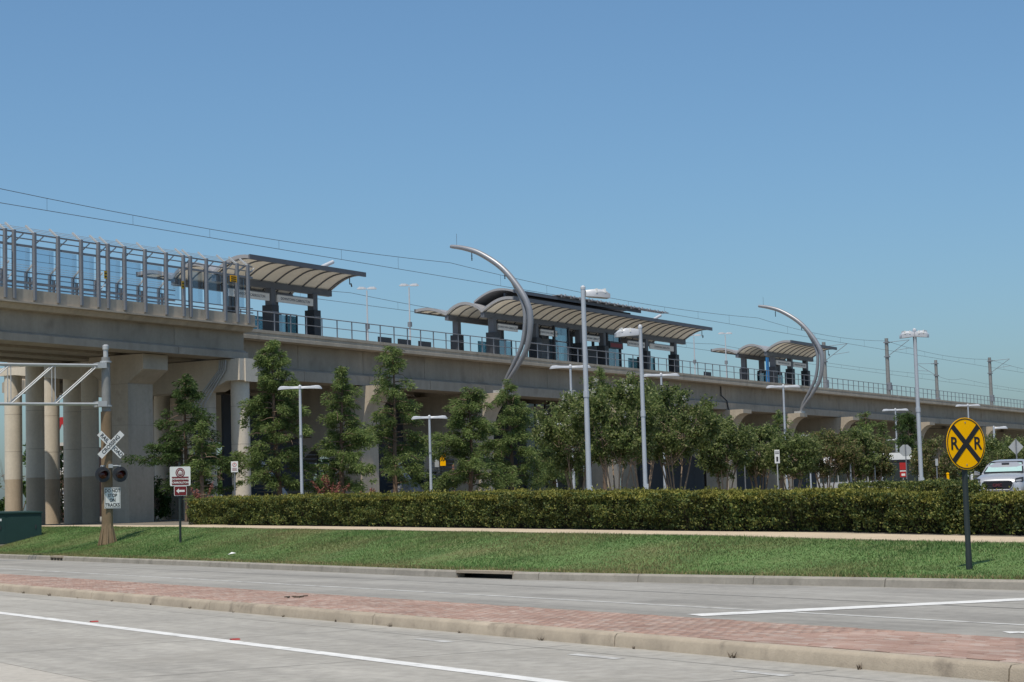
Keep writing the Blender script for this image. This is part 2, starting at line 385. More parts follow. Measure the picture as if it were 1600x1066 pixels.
d = ray(1596, 989); p = EYE + d * (-EYE[2] / d[2]); m = MB(); m.add([p + Z3 * .005 - .5 * x * ED + .6 * y * EM for x, y in ((-1.4, -.08), (0, -.08), (0, -.3), (.6, 0), (0, .3), (0, .08), (-1.4, .08))], [(0, 1, 2, 3, 4, 5, 6)]); m.build('turn_arrow', M_paint, road3)

# median: kerb stones on both sides, bricks between
kerbm = MB(); prof = [(0, -.05), (.02, .11), (.05, .145), (.18, .15), (.18, -.05)]
KL = 6.0
kerbm.prism([(0, b, z) for b, z in prof], (KL - .018, 0, 0))
med = tag(street_sheet('median_paving', -190, 20, 12.2, 14.08, .142, M_mortar), kind='structure')
proto = kerbm.build('kerb_stone', M_kerb, med, local=True); smooth_by_angle(proto.data, radians(50))
eang = atan2(ED[1], ED[0])
a_list = np.arange(-120, 9, KL); first = True
for a in a_list:
    p = S(a, 12.0)
    c = proto if first else proto.copy()
    if not first: COL.objects.link(c); c.parent = med
    first = False
    c.location = Vector(p.tolist()); c.rotation_euler = (0, 0, eang)
for a in a_list:
    c = proto.copy(); COL.objects.link(c); c.parent = med
    c.location = Vector(S(a + KL, 14.28).tolist()); c.rotation_euler = (0, 0, eang + pi)
wm = MB(); wproto = None
for k in range(14):
    a = random.uniform(0, 6.28); l = random.uniform(.02, .06); t_ = np.array([cos(a) * l * .8, sin(a) * l * .5, l]); q_ = np.array([-sin(a), cos(a), 0]) * .006; c_ = np.array([random.gauss(0, .02), random.gauss(0, .01), 0]); wm.add([c_ - q_, c_ + q_, c_ + t_], [(0, 1, 2)])
for a in np.arange(-48, -4, 1.9):
    p = S(a + random.uniform(-.15, .15), 11.975)
    if wproto is None: wproto = wm.build('gutter_weed', M_soil, med, local=True); c = wproto
    else: c = wproto.copy(); COL.objects.link(c); c.parent = med
    c.location = Vector(p.tolist()); c.rotation_euler = (0, 0, random.uniform(0, 6)); k = random.uniform(.5, 1.4); c.scale = (k, k, k)
# bricks, laid lengthwise along the street
bl, bw = .2, .1
rows = np.arange(12.24, 14.06, bw); cols = np.arange(-64, 8, bl)
bb, aa = np.meshgrid(rows, cols, indexing='ij'); aa = aa + (np.arange(len(rows)) % 2)[:, None] * bl / 2
A_, B_ = aa.ravel(), bb.ravel()
cen = A_[:, None] * ED + B_[:, None] * EM + np.array([0, 0, .15])
cc = (cen - EYE) @ CR; dep = -cc[:, 2]; X = 800 + FPX * cc[:, 0] / dep; Y = 533 - FPX * cc[:, 1] / dep
vis = (dep > 1) & (X > 0) & (X < 1600) & (Y > 0) & (Y < 1066)
order = np.where(vis)[0][np.argsort(dep[vis])][:300]; near = np.zeros(len(A_), bool); near[order] = True
bm_ = MB(); ch = .006
def brick_mesh(l, w_):
    m = MB(); x, y = l / 2 - .004, w_ / 2 - .004
    b = [(-x, -y, -.03), (x, -y, -.03), (x, y, -.03), (-x, y, -.03), (-x, -y, .006), (x, -y, .006), (x, y, .006), (-x, y, .006), (-x + ch, -y + ch, .012), (x - ch, -y + ch, .012), (x - ch, y - ch, .012), (-x + ch, y - ch, .012)]
    f = [(0, 1, 5, 4), (1, 2, 6, 5), (2, 3, 7, 6), (3, 0, 4, 7), (4, 5, 9, 8), (5, 6, 10, 9), (6, 7, 11, 10), (7, 4, 8, 11), (8, 9, 10, 11)]
    m.add(b, f); return m
BP = brick_mesh(bl, bw).build('brick', M_brick, med, local=True)
for i, k in enumerate(order):
    c = BP if i == 0 else BP.copy()
    if i: COL.objects.link(c); c.parent = med
    p = S(A_[k], B_[k], .147 + random.uniform(-.004, .004)); c.location = Vector(p.tolist())
    c.rotation_euler = (random.uniform(-.02, .02), random.uniform(-.02, .02), eang + random.uniform(-.015, .015))
rest = np.where(~near & (dep > 1))[0]; n = len(rest)
x, y = bl / 2 - .004, bw / 2 - .004
loc = np.array([(-x, -y, -.01), (x, -y, -.01), (x, y, -.01), (-x, y, -.01), (-x + ch, -y + ch, .012), (x - ch, -y + ch, .012), (x - ch, y - ch, .012), (-x + ch, y - ch, .012)])
zj = rng.uniform(-.004, .004, n)
W = (A_[rest][:, None, None] + loc[None, :, 0:1]) * ED + (B_[rest][:, None, None] + loc[None, :, 1:2]) * EM
W[:, :, 2] += .147 + loc[None, :, 2] + zj[:, None]
fl = np.array([(0, 1, 5, 4), (1, 2, 6, 5), (2, 3, 7, 6), (3, 0, 4, 7), (4, 5, 6, 7)])
np_obj('brick_field', W.reshape(-1, 3), (np.arange(n) * 8)[:, None, None].__add__(fl[None]).reshape(-1, 4), M_brickf, med, kind='stuff')

# far kerb in stones, with two drain openings
kerb = tag(thing('kerb', kp(q_at(800, 0)), None, None), kind='structure')
qs_in0, qs_in1 = q_at(712, 0), q_at(800, 0); qd0, qd1 = q_at(78, 0), q_at(97, 0)
q = 0.
cuts = sorted(list(np.arange(0, KQ[-1] - 3, 3.05)))
for q0 in cuts:
    for a0, a1 in [(q0, q0 + 3.03)]:
        parts = [(a0, a1)]
        for g0, g1 in ((qs_in0, qs_in1), (qd0, qd1)):
            nxt = []
            for b0, b1 in parts:
                if b1 <= g0 or b0 >= g1: nxt.append((b0, b1))
                else:
                    if g0 - b0 > .1: nxt.append((b0, g0))
                    if b1 - g1 > .1: nxt.append((g1, b1))
            parts = nxt
        for b0, b1 in parts:
            m = MB(); mid = (b0 + b1) / 2
            rings = []
            for qq in (b0, mid, b1):
                p = kp(qq); t = kp(qq + .1) - kp(qq - .1); t /= np.linalg.norm(t); nn = np.array([-t[1], t[0], 0])
                rings.append([p + nn * (o - .0) + Z3 * z for o, z in ((0, -.05), (.03, .12), (.06, .15), (.2, .155), (.2, -.05))])
            m.loft(rings); m.build('kerb_stone', M_kerbfar, kerb)
def inlet(q0, q1, label, slots):
    p0, p1 = kp(q0), kp(q1); t = (p1 - p0); L_ = np.linalg.norm(t); t /= L_; nn = np.array([-t[1], t[0], 0])
    r = thing('storm_drain', (p0 + p1) / 2, label, 'drain')
    m = MB(); m.box((p0 + p1) / 2 + nn * .3 + Z3 * .135, (L_, .6, .06), (t, nn, Z3)); m.build('lid', M_kerb, r)
    m = MB(); m.box((p0 + p1) / 2 + nn * .42 + Z3 * .0, (L_, .04, .2), (t, nn, Z3)); m.build('back_wall', M_black, r)  # back and floor of the opening coloured black as its shade
    m = MB(); m.box((p0 + p1) / 2 + nn * .2 + Z3 * -.035, (L_, .4, .05), (t, nn, Z3)); m.build('throat', M_black, r)
    for k in range(slots + 1):
        m = MB(); m.box(p0 + t * (L_ * k / slots) + nn * .12 + Z3 * .05, (.05, .2, .11), (t, nn, Z3)); m.build('divider', M_kerb, r)
inlet(qs_in0, qs_in1, 'wide storm drain opening in the far kerb below the middle of the grass bank', 1)
inlet(qd0, qd1, 'narrow barred drain opening in the far kerb left of the crossing signal', 4)

# pavement slabs
walk = tag(thing('sidewalk', kpt(q_at(800, 6), 6), None, None), kind='structure')
for q0 in np.arange(max(0, q_at(0, 6) - 14), KQ[-1] * .84, 1.6):
    m = MB(); z1 = .03
    c = [kpt(qq, oo, zz) for zz in (-.06, z1) for qq, oo in ((q0, GRASS_W), (q0 + 1.585, GRASS_W), (q0 + 1.585, GRASS_W + WALK_W), (q0, GRASS_W + WALK_W))]
    m.hexa(c); m.build('slab', M_walk, walk)
# a branch of pavement behind the signal, running back beneath the bridge
m = MB(); q0 = q_at(300, 7.2)
for i in range(7):
    a = [kpt(q0 - 1.2, 7.1 + i * 1.5, .025), kpt(q0 + 2.2, 7.1 + i * 1.5, .025), kpt(q0 + 2.2, 8.58 + i * 1.5, .025), kpt(q0 - 1.2, 8.58 + i * 1.5, .025)]
    m = MB(); m.hexa([x - Z3 * .08 for x in a] + a); m.build('slab', M_walk, walk)

# ------------------------------------------------------------------ leaves and blades
def leaf_mesh(c, d, ln, wd, droop=0.):
    n = len(c); d = d / (np.linalg.norm(d, axis=1, keepdims=True) + 1e-9)
    r = rng.normal(size=(n, 3)); sd = np.cross(d, r); sd /= np.linalg.norm(sd, axis=1, keepdims=True) + 1e-9
    ln = np.broadcast_to(np.asarray(ln, float), (n,))[:, None]; wd = np.broadcast_to(np.asarray(wd, float), (n,))[:, None]
    v = np.stack([c - d * ln * .5, c + sd * wd * .5 - d * ln * .05, c + d * ln * .5, c - sd * wd * .5 - d * ln * .05], 1).reshape(-1, 3)
    f = (np.arange(n) * 4)[:, None] + np.arange(4)[None]
    return v, f

# grass on the bank
NG = 230000
qa, qb = q_at(0, 2) - 16, KQ[-1] * .80
gq = rng.uniform(qa, qb, NG); go = rng.uniform(.2, GRASS_W - .02, NG)
gx = np.interp(gq, KQ, KC[:, 0]) + go * EM[0]; gy = np.interp(gq, KQ, KC[:, 1]) + go * EM[1]
edge = GRASS_W - .02 - np.abs(rng.normal(0, .03, NG))
t = np.clip((go - .15) / (GRASS_W - .4), 0, 1); t = t * t * (3 - 2 * t) * .5 + t * .5
gzz = .15 + (zs(gy) - .15) * t
hh = rng.uniform(.022, .055, NG) * (1 + .5 * np.sin(gx * .9) * np.sin(gy * .7)) * np.where(rng.random(NG) < .03, 1.7, 1)
ang = rng.uniform(0, 2 * pi, NG); ln = rng.normal(0, .45, (NG, 2)) * hh[:, None]; bwid = rng.uniform(.006, .013, NG)
c = np.c_[gx, gy, gzz]
s_ = np.c_[np.cos(ang), np.sin(ang), np.zeros(NG)] * bwid[:, None]
v = np.stack([c - s_, c + s_, c + np.c_[ln, hh]], 1).reshape(-1, 3)
tag(np_obj('grass', v, np.arange(NG * 3).reshape(-1, 3), M_grass), 'short mown green grass on the bank between kerb and pavement', 'grass', kind='stuff')

# dry fringe along the kerb
NF = 16000
fq = rng.uniform(qa, qb, NF); fo = .19 + np.abs(rng.normal(0, .22, NF)); fx = np.interp(fq, KQ, KC[:, 0]) + fo * EM[0]; fy = np.interp(fq, KQ, KC[:, 1]) + fo * EM[1]
ft = np.clip((fo - .15) / (GRASS_W - .4), 0, 1); ft = ft * ft * (3 - 2 * ft) * .5 + ft * .5
fc = np.c_[fx, fy, .15 + (zs(fy) - .15) * ft]; fh = rng.uniform(.03, .075, NF); fa = rng.uniform(0, 2 * pi, NF); fs_ = np.c_[np.cos(fa), np.sin(fa), np.zeros(NF)] * .009
v = np.stack([fc - fs_, fc + fs_, fc + np.c_[rng.normal(0, .03, (NF, 2)), fh]], 1).reshape(-1, 3)
tag(np_obj('dry_grass', v, np.arange(NF * 3).reshape(-1, 3), ramp_mat('dry_grass_blade', [(.16, .15, .06), (.26, .22, .10), (.33, .28, .15)], trans=.3)), 'dry yellowish fringe of grass along the far kerb', 'grass', kind='stuff')

# hedges
def hedge(q0, q1, o0, o1, hgt, label, name='hedge', nper=1450, top=M_leaf_hedgetop, side=M_leaf_hedge, seed=1, base=None, group=None):
    base = base or (lambda q, o: kpt(q, o))
    L_ = q1 - q0; org = base((q0 + q1) / 2, (o0 + o1) / 2)
    r = thing(name, org, label, 'hedge', group)
    g_ = np.random.default_rng(seed + 50); tb = g_.normal(0, 1, (4096,))
    def n1(x): i = np.floor(x).astype(int); f = x - i; f = f * f * (3 - 2 * f); return tb[i % 4096] * (1 - f) + tb[(i + 1) % 4096] * f
    def nz(q, k): return .045 * n1(q * .9 + 37 * np.floor(k)) + .035 * n1(q * 2.7 + 11 * np.floor(k * 2) + 400) + .025 * n1(q * 7 + 71 * np.floor(k * 3) + 900)
    hgt0 = hgt; hf = hgt if callable(hgt) else (lambda q: np.full(np.shape(q), hgt0, float))
    hgt = float(hf(np.array(q0)))
    qq = np.arange(q0, q1, .5); rings = []
    for q in qq:
        p = [base(q, o0 + .42) - Z3 * .03, base(q, o0 + .38) + Z3 * (float(hf(q)) - .16), base(q, o1 - .14) + Z3 * (float(hf(q)) - .16), base(q, o1 - .12) - Z3 * .03]
        rings.append(p)
    m = MB(); m.loft(rings); m.build('dark_core', mat('hedge_inside', (.028, .024, .014), .95, .3, 6), r)  # solid dark core, coloured as the shade inside the hedge
    qgrid = np.linspace(q0, q1, 400); P0 = np.array([base(q, o0) for q in qgrid]); P1 = np.array([base(q, o1) for q in qgrid])
    def pos(q, f): 
        a = np.c_[[np.interp(q, qgrid, P0[:, i]) for i in range(3)]].T; b = np.c_[[np.interp(q, qgrid, P1[:, i]) for i in range(3)]].T
        return a + (b - a) * f[:, None]
    w_ = o1 - o0
    # front and ends
    n = int(L_ * hgt * nper); q = rng.uniform(q0, q1, n); z = hf(q) * (.03 + .97 * rng.random(n) ** .85); dp = np.abs(rng.normal(0, .13, n)) + 1.5 * nz(q, z * 3)
    gaps = np.cumsum(g_.uniform(.75, 1.5, int(L_ / .8) + 8)) + q0; gi = np.abs(q[:, None] - gaps[None, :]).min(1) if len(q) < 40000 else np.concatenate([np.abs(x[:, None] - gaps[None, :]).min(1) for x in np.array_split(q, 24)])
    dp = dp + .20 * np.exp(-(gi / .11) ** 2) * (1.15 - .7 * z / hgt)
    dp = np.clip(dp + .06 * np.clip(.35 - z, 0, 1) / .35, -.10, .40)
    keep = rng.random(n) < np.where(z < .2, .75, 1)
    q, z, dp = q[keep], z[keep], dp[keep]
    c = pos(q, dp / w_); c[:, 2] += z
    nn = -EM; d = rng.normal(0, .7, (len(c), 3)) + nn * .6 + Z3 * .5
    n2 = int(hgt * w_ * nper * 1.3); 
    for qe, sg in ((q0, -1), (q1, 1)):
        f_ = rng.random(n2); c2 = pos(np.full(n2, qe) - sg * np.abs(rng.normal(0, .07, n2)), f_); c2[:, 2] += hgt * rng.random(n2); c = np.r_[c, c2]; d = np.r_[d, rng.normal(0, .7, (n2, 3)) + Z3 * .4]
    nb = n // 5; q = rng.uniform(q0, q1, nb); cb = pos(q, 1 - np.abs(rng.normal(0, .05, nb))); cb[:, 2] += hf(q) * rng.random(nb); c = np.r_[c, cb]; d = np.r_[d, rng.normal(0, .7, (nb, 3)) + Z3 * .4]
    v, f = leaf_mesh(c, d, rng.uniform(.05, .10, len(c)), rng.uniform(.03, .055, len(c))); np_obj('leaves', v, f, side, r, kind='stuff')
    n = int(L_ * w_ * nper * .9); q = rng.uniform(q0, q1, n); f_ = rng.uniform(0, 1, n); z = hf(q) + nz(q, f_ * 5) * .6 - np.abs(rng.normal(0, .045, n)) - .10 * np.clip(.12 - f_, 0, 1) / .12 + np.where(rng.random(n) < .03, rng.uniform(0, .13, n), 0)
    c = pos(q, f_); c[:, 2] += z
    d = rng.normal(0, .6, (n, 3)) + Z3 * .8; v, f = leaf_mesh(c, d, rng.uniform(.05, .10, n), rng.uniform(.03, .05, n)); np_obj('new_growth', v, f, top, r, kind='stuff')
    return r
hq0 = q_at(299, 7.9); hq1 = KQ[-1] * .80
_hq = [hq0, q_at(800, 8), q_at(1200, 8), q_at(1590, 8), hq1]
hf_ = lambda q: np.interp(q, _hq, [1.07, 1.05, .92, .86, .86])
hsplit = q_at(1501, 8)
hedge(hq0, hsplit - .12, 7.75, 9.0, hf_, 'long clipped boxy hedge along the pavement behind the grass bank')
hedge(hsplit + .12, hq1, 7.8, 9.0, hf_, 'right end of the hedge row, beyond the post of the yellow crossing sign', seed=9)

# ================================================================== VIADUCT
GH = 1.08 - VO[2]                                     # ground level in viaduct heights
def vsegs(s0, s1, step): 
    n = max(1, round((s1 - s0) / step)); e = np.linspace(s0, s1, n + 1); return list(zip(e[:-1], e[1:]))
DW = 18.6
PIERS = [s_at(610, -1, -3), s_at(790, -1, -3), s_at(985, -1, -3), s_at(1167, -1, -3), s_at(1255, -1, -3), s_at(1337, -1, -3), s_at(1456, -1, -3)]
PIERS += [PIERS[-1] + 28 * k for k in range(1, 9)]
via = thing('viaduct', V(60, 9, GH), 'long beige concrete railway viaduct on flared piers carrying the station', 'viaduct')
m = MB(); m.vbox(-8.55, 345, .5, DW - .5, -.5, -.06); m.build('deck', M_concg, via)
fas = [(0, 0), (0, -.17), (.035, -.19), (.035, -.35), (0, -.37), (0, -.56), (.5, -.62), (.5, 0)]
for i, (a, b) in enumerate(vsegs(-8.55, 345, 7.6)):
    m = MB(); m.vprism(fas, a + .012, b - .012); m.build('edge_panel', M_conc, via)
m = MB(); m.vprism([(DW - u, h) for u, h in fas], -8.5, 345); m.build('far_edge', M_conc, via)
bounds = [-8.5] + PIERS + [345]
for g, u0 in enumerate((.55, 5.9, 11.0, 16.1)):
    sec = [(u0 + .45, -.56), (u0 + .45, -1.98), (u0, -2.16), (u0, -2.76), (u0 + 1.9, -2.76), (u0 + 1.9, -2.16), (u0 + 1.45, -1.98), (u0 + 1.45, -.56)]
    for a, b in zip(bounds[:-1], bounds[1:]):
        for c, d in (vsegs(a, b, 9) if g == 0 else [(a, b)]):
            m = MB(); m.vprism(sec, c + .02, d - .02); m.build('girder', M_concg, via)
# piers: a curved bracket reaching out under the near girder, a square shaft, a deep cross wall and a far shaft
def arc(u0, h0, u1, h1, n=8, flip=False):
    o = []
    for i in range(n + 1):
        t = i / n * pi / 2
        o.append((u0 + (u1 - u0) * sin(t), h0 + (h1 - h0) * (1 - cos(t))))
    return o
def pier(s, parent):
    r = bpy.data.objects.new('pier', None); COL.objects.link(r); r.parent = parent; r.location = Vector((V(s, 4, GH) - wl(parent)).tolist())
    top = -2.8
    prof = [(-1.05, top), (-1.05, top - .34)] + [(u, h) for u, h in arc(-1.05, top - .34, .6, top - 3.4)][1:] + [(.6, GH - .3), (2.7, GH - .3), (2.7, top - 4.4)] + [(u, h) for u, h in arc(2.7, top - 4.4, 4.4, top - 3.0)][1:] + [(14.2, top - 3.0), (15.9, top - 4.4), (15.9, GH - .3), (18.0, GH - .3), (18.0, top - 3.4), (19.3, top - .34), (19.3, top)]
    # split so that each piece stays a simple outline
    m = MB(); a = [V(s - .95, u, h) for u, h in prof]; m.prism(a, V(s + .95, 0, 0) - V(s - .95, 0, 0)); m.build('shaft_and_cap', M_conc, r)
    for u in (1.5, 6.85, 11.95, 17.05):
        m = MB(); m.vbox(s - .5, s + .5, u - .35, u + .35, top - .02, top + .045); m.build('bearing', M_galv, r)
    return r
for s in PIERS: pier(s, via)
# drain pipe on the girder near the third visible pier
s = PIERS[3] - 1.2; m = MB(); m.tube([V(s, .9, -.7), V(s, .9, -1.5), V(s + .3, .5, -2.0), V(s + .5, .45, -2.72), V(s + .55, .5, -3.2)], .06, 6); m.build('drain_pipe', M_char, via)

# near handrail
def handrail(u, s0, s1, s2, step, label):
    r = thing('handrail', V(s0, u, 0), label, 'railing')
    for h, rad in ((1.07, .032), (.56, .024)):
        m = MB(); m.tube([V(s0, u, h), V(s2, u, h)], rad, 6); m.build('rail', M_greymetal, r)
    pm = MB(); pm.box((0, 0, .53), (.055, .055, 1.06)); pm.box((0, 0, .01), (.14, .14, .02)); P_ = None
    for s in np.arange(s0 + .1, s1, step):
        if P_ is None: P_ = pm.build('post', M_greymetal, r, local=True); c = P_
        else: c = P_.copy(); COL.objects.link(c); c.parent = r
        c.location = Vector((V(s, u, 0) - wl(r)).tolist()); c.rotation_euler = (0, 0, atan2(VD[1], VD[0]))
    m = MB()
    for s in np.arange(s1 + .1, s2, step): m.box(V(s, u, .53), (.055, .055, 1.06))
    m.build('far_posts', M_greymetal, r, kind='stuff')
handrail(.12, -8.3, 172, 340, 1.6, 'grey pipe handrail along the near edge of the viaduct')
handrail(DW - .12, 70, 180, 340, 1.6, 'grey pipe handrail along the far edge of the viaduct beyond the platforms')
# platform
m = MB(); m.vbox(-6, 112, 5.2, 13.2, -.06, .32); o = m.build('platform', M_platform, via)
for u in (5.2, 13.0):
    m = MB(); m.vbox(-6, 112, u, u + .2, .32, .335); m.build('warning_strip', mat('yellow_strip', (.5, .36, .05), .8), via)

# ------------------------------------------------------------------ bridge span over the railway, at the left
BE = -8.7; BS = -75
br = thing('bridge_span', V(-20, 4, GH), 'beige concrete bridge span with parapet carrying the clear screen, left of the station', 'bridge')
U0 = -1.25
for a, b in vsegs(BS, BE, 4.9):
    m = MB(); m.vprism([(U0, -.02), (U0, .58), (U0 + .28, .58), (U0 + .28, -.02)], a + .008, b - .008); m.build('parapet_panel', M_conc, br)
m = MB(); m.vprism([(U0 - .14, -.10), (U0 - .14, -.02), (9.7, -.02), (9.7, -.35), (U0 + .3, -.35), (U0 + .1, -.12)], BS, BE); m.build('deck', M_conc, br)
m = MB(); m.vprism([(9.35, -.02), (9.35, .58), (9.62, .58), (9.62, -.02)], BS, BE); m.build('far_parapet', M_conc, br)
for u0 in (-.75, 2.0, 4.75, 7.5):
    sec = [(u0 + .3, -.33), (u0 + .3, -1.36), (u0, -1.5), (u0, -1.86), (u0 + 1.5, -1.86), (u0 + 1.5, -1.5), (u0 + 1.2, -1.36), (u0 + 1.2, -.33)]
    for a, b in ((BS, -40), (-40, -14.8), (-14.8, BE)):
        m = MB(); m.vprism(sec, a + .02, b - .02); m.build('girder', M_concg, br)
# bent at the span's end: two columns, block cap
def column(s, u, d, top, nm='column', band=True, parent=br):
    c = V(s, u, 0); z1 = c[2] + top; z0 = 1.0
    r = bpy.data.objects.new(nm, None); COL.objects.link(r); r.parent = parent; r.location = Vector((np.array([c[0], c[1], z0]) - wl(parent)).tolist())
    zb = 3.65
    m = MB(); m.lathe((c[0], c[1], 0), [(d / 2, zb), (d / 2, z1)], 28); m.build('upper_shaft', M_column, r, smooth=True)
    m = MB(); m.lathe((c[0], c[1], 0), [(d / 2, z0 - .4), (d / 2, zb - .002)], 28); m.build('lower_shaft', M_colband if band else M_column, r, smooth=True)
    for z in (5.2, 7.3):
        if z < z1: m = MB(); m.lathe((c[0], c[1], 0), [(d / 2 + .003, z), (d / 2 + .003, z + .02)], 28); m.build('joint', M_concg, r, smooth=True)
sE = BE - .75
m = MB(); m.vprism([(-1.25, -1.9), (-1.25, -3.1), (-.35, -3.1), (.9, -3.6), (8.6, -3.6), (9.8, -3.0), (9.8, -1.9)], sE - .75, sE + .75); m.build('end_cap', M_column, br)
m = MB(); m.vprism([(-1.33, -1.88), (-1.33, -3.16), (-1.252, -3.16), (-1.252, -1.88)], sE - .3, sE + .8); m.build('cap_face', M_column, br)
column(sE + .1, -.62, 1.05, -3.08, band=False); column(sE, 1.75, 1.2, -3.5, band=False); column(sE, 8.0, 1.2, -3.5)
# conduits down the second column
for k in range(4):
    u = 1.0 + .0; ss = sE - .82 - .0; off = .27 * k
    pts = [V(sE - .95, -.3 - off * .5 + .25, -1.95), V(sE - .95, -.25 - off * .5 + .25, -2.5), V(sE - .8, 1.45 - off + .5, -4.3), V(sE - .75, 1.5 - off + .5, -5.2), V(sE - .75, 1.5 - off + .5, GH + .1)]
    m = MB(); m.tube(pts, .055, 8); m.build('conduit', M_galv, br, smooth=True)
for h in (-5.4, -8.2):
    m = MB(); m.vbox(sE - .84, sE - .8, 1.0, 2.2, h, h + .06); m.build('conduit_strap', M_char, br)
# wide pier with flared head
def wide_pier(s, u, parent):
    m = MB(); a = [V(s - 1.0, uu, h) for uu, h in ((u - .75, GH - .4), (u + .75, GH - .4), (u + .75, -3.4), (u + 1.9, -2.7), (u + 1.9, -1.9), (u - 1.8, -1.9), (u - 1.8, -2.7), (u - .75, -3.4))]
    m.prism(a, V(s + 1.0, 0, 0) - V(s - 1.0, 0, 0)); m.build('pier', M_conc, parent)
    for h in (-3.42, -5.6):
        m = MB(); m.vbox(s - 1.004, s + 1.004, u - .754, u + .754, h - .012, h + .012); m.build('formwork_joint', M_concg, parent)
wide_pier(s_at(203, 1.8, -6), 1.8, br)
for px, u, d in ((21, 11.9, .98), (80, 11.9, .98), (254, 11.9, 1.0)):
    s = s_at(px, u, -6); column(s, u, d, -2.3)
    m = MB(); m.vprism([(6.2, -1.87), (6.2, -2.9), (11.3, -2.3), (12.5, -2.3), (12.5, -1.87)], s - .55, s + .55); m.build('cross_cap', M_column, br)
for px, u, d in ((55, 8.3, 1.0), (114, 8.3, 1.05), (141, 6.0, .95), (-25, 8.3, 1.0), (300, 8.3, 1.1)): column(s_at(px, u, -6), u, d, -1.87)
# ------------------------------------------------------------------ clear screens on both parapets
def screen(u, posts, s0, s1, label, inward, hb=.58, hp=3.3):
    r = thing('windscreen_fence', V((s0 + s1) / 2, u, hb), label, 'fence')
    sg = 1 if inward > 0 else -1
    for nm, h, w_, t in (('top_rail', hp, .09, .07), ('upper_rail', hp - .28, .06, .05), ('glazing_rail', hp - .62, .07, .11), ('lower_rail', hb + .36, .05, .05), ('bottom_rail', hb + .12, .05, .06)):
        m = MB(); m.vbox(s0, s1, u + .06 * sg, u + .06 * sg + w_ * sg, h - t / 2, h + t / 2); m.build(nm, M_greymetal, r)
    for k in range(3):
        m = MB(); m.tube([V(s0, u + sg * (.16 + .14 * k), hp + .12 + .1 * k), V(s1, u + sg * (.16 + .14 * k), hp + .12 + .1 * k)], .012, 5); m.build('guard_wire', M_galv, r)
    for s in posts:
        m = MB(); m.vbox(s - .07, s + .07, u - .1 * sg, u + .05 * sg, hb - .5, hp + .05); m.build('post', M_greymetal, r)
        m = MB(); m.vbox(s + .09, s + .19, u + .08 * sg, u + .22 * sg, hb, hp - .3); m.build('back_post', M_fascia, r)
        m = MB(); m.prism([V(s - .04, uu, h) for uu, h in ((u - .08 * sg, hp), (u + .06 * sg, hp), (u + .56 * sg, hp + .42), (u + .50 * sg, hp + .48))], V(.08, 0, 0) - V(0, 0, 0)); m.build('canted_bracket', M_galv, r)
        m = MB(); m.tube([V(s + .1, u + .24 * sg, hp - .62), V(s + .75, u + .1 * sg, hp - .05)], .035, 5); m.build('brace', M_galv, r)
    for a, b in zip(posts[:-1], posts[1:]):
        if b - a < .9: continue
        m = MB(); m.vbox(a + .07, b - .07, u + .2 * sg, u + .215 * sg, hb + .38, hp - .68); m.build('clear_panel', M_screen, r)
ps = [s_at(p, U0, 1.5) for p in (7, 21, 53, 90, 126, 153, 168, 194, 226, 259, 286, 297, 322, 351, 370, 387)]
extra = []; s = ps[0]
while s > -72: s -= 1.62; extra.append(s)
screen(U0 - .02, sorted(extra + ps), -74, BE - .1, 'tall grey framed screen of clear panels on the near parapet of the left bridge', 1)
fs = list(np.arange(-40, -2.5, 1.9)); screen(9.55, fs, -74, -2.5, 'tall grey framed screen on the far parapet, seen through the near screen', -1)
for px, nm in ((360, 'upper yellow notice plate hung in the screen beside the first canopy'), (160, 'small yellow notice plate low in the screen between paired posts'), (281, 'small yellow notice plate on the screen in the middle of the left bridge')):
    big = px == 360
    s = s_at(px, U0 + .1, 2.4 if big else 1.6); h = 2.45 if big else 1.75; w_ = .58 if big else .2; hh = .36 if big else .4
    r = thing('notice_plate', V(s, U0 + .04, h - hh / 2), nm, 'sign')
    m = MB(); m.vbox(s - w_ / 2, s + w_ / 2, U0 - .12, U0 - .1, h - hh / 2, h + hh / 2); m.build('plate', M_yellow if big else M_dullyellow, r)
    for k in range(2 if not big else 3):
        hk = h + hh / 2 - hh * (k + .75) / (3.2 if big else 2.5)
        m = MB(); m.vbox(s - w_ * .4, s + w_ * .4, U0 - .124, U0 - .12, hk - .03, hk + .03); m.build('printed_band', M_black, r)

# ------------------------------------------------------------------ platform canopies
U1, U2 = 7.4, 10.6; HV = 4.25; HN = 5.05; UN = 4.65; UF = 13.35
def gull(n=9):
    o = []
    for i in range(n + 1):
        t = i / n; o.append((UN + (U1 - UN) * t, HV + (HN - HV) * sin((1 - t) * pi / 2) + .16 * sin(pi * t)))
    for i in range(1, n + 1):
        t = i / n; o.append((U1 + (U2 - U1) * t, HV + .72 * sin(pi * t) ** .8))
    for i in range(1, n + 1):
        t = i / n; o.append((U2 + (UF - U2) * t, HV + (HN - HV) * .55 * sin(t * pi / 2) + .16 * sin(pi * t)))
    return o
GL = gull()
def sheet_uh(line, s0, s1, th):
    m = MB(); n = len(line)
    up = [(u, h + th) for u, h in line]
    m.prism([V(s0, u, h) for u, h in line] + [V(s0, u, h) for u, h in up[::-1]], V(s1, 0, 0) - V(s0, 0, 0)); return m
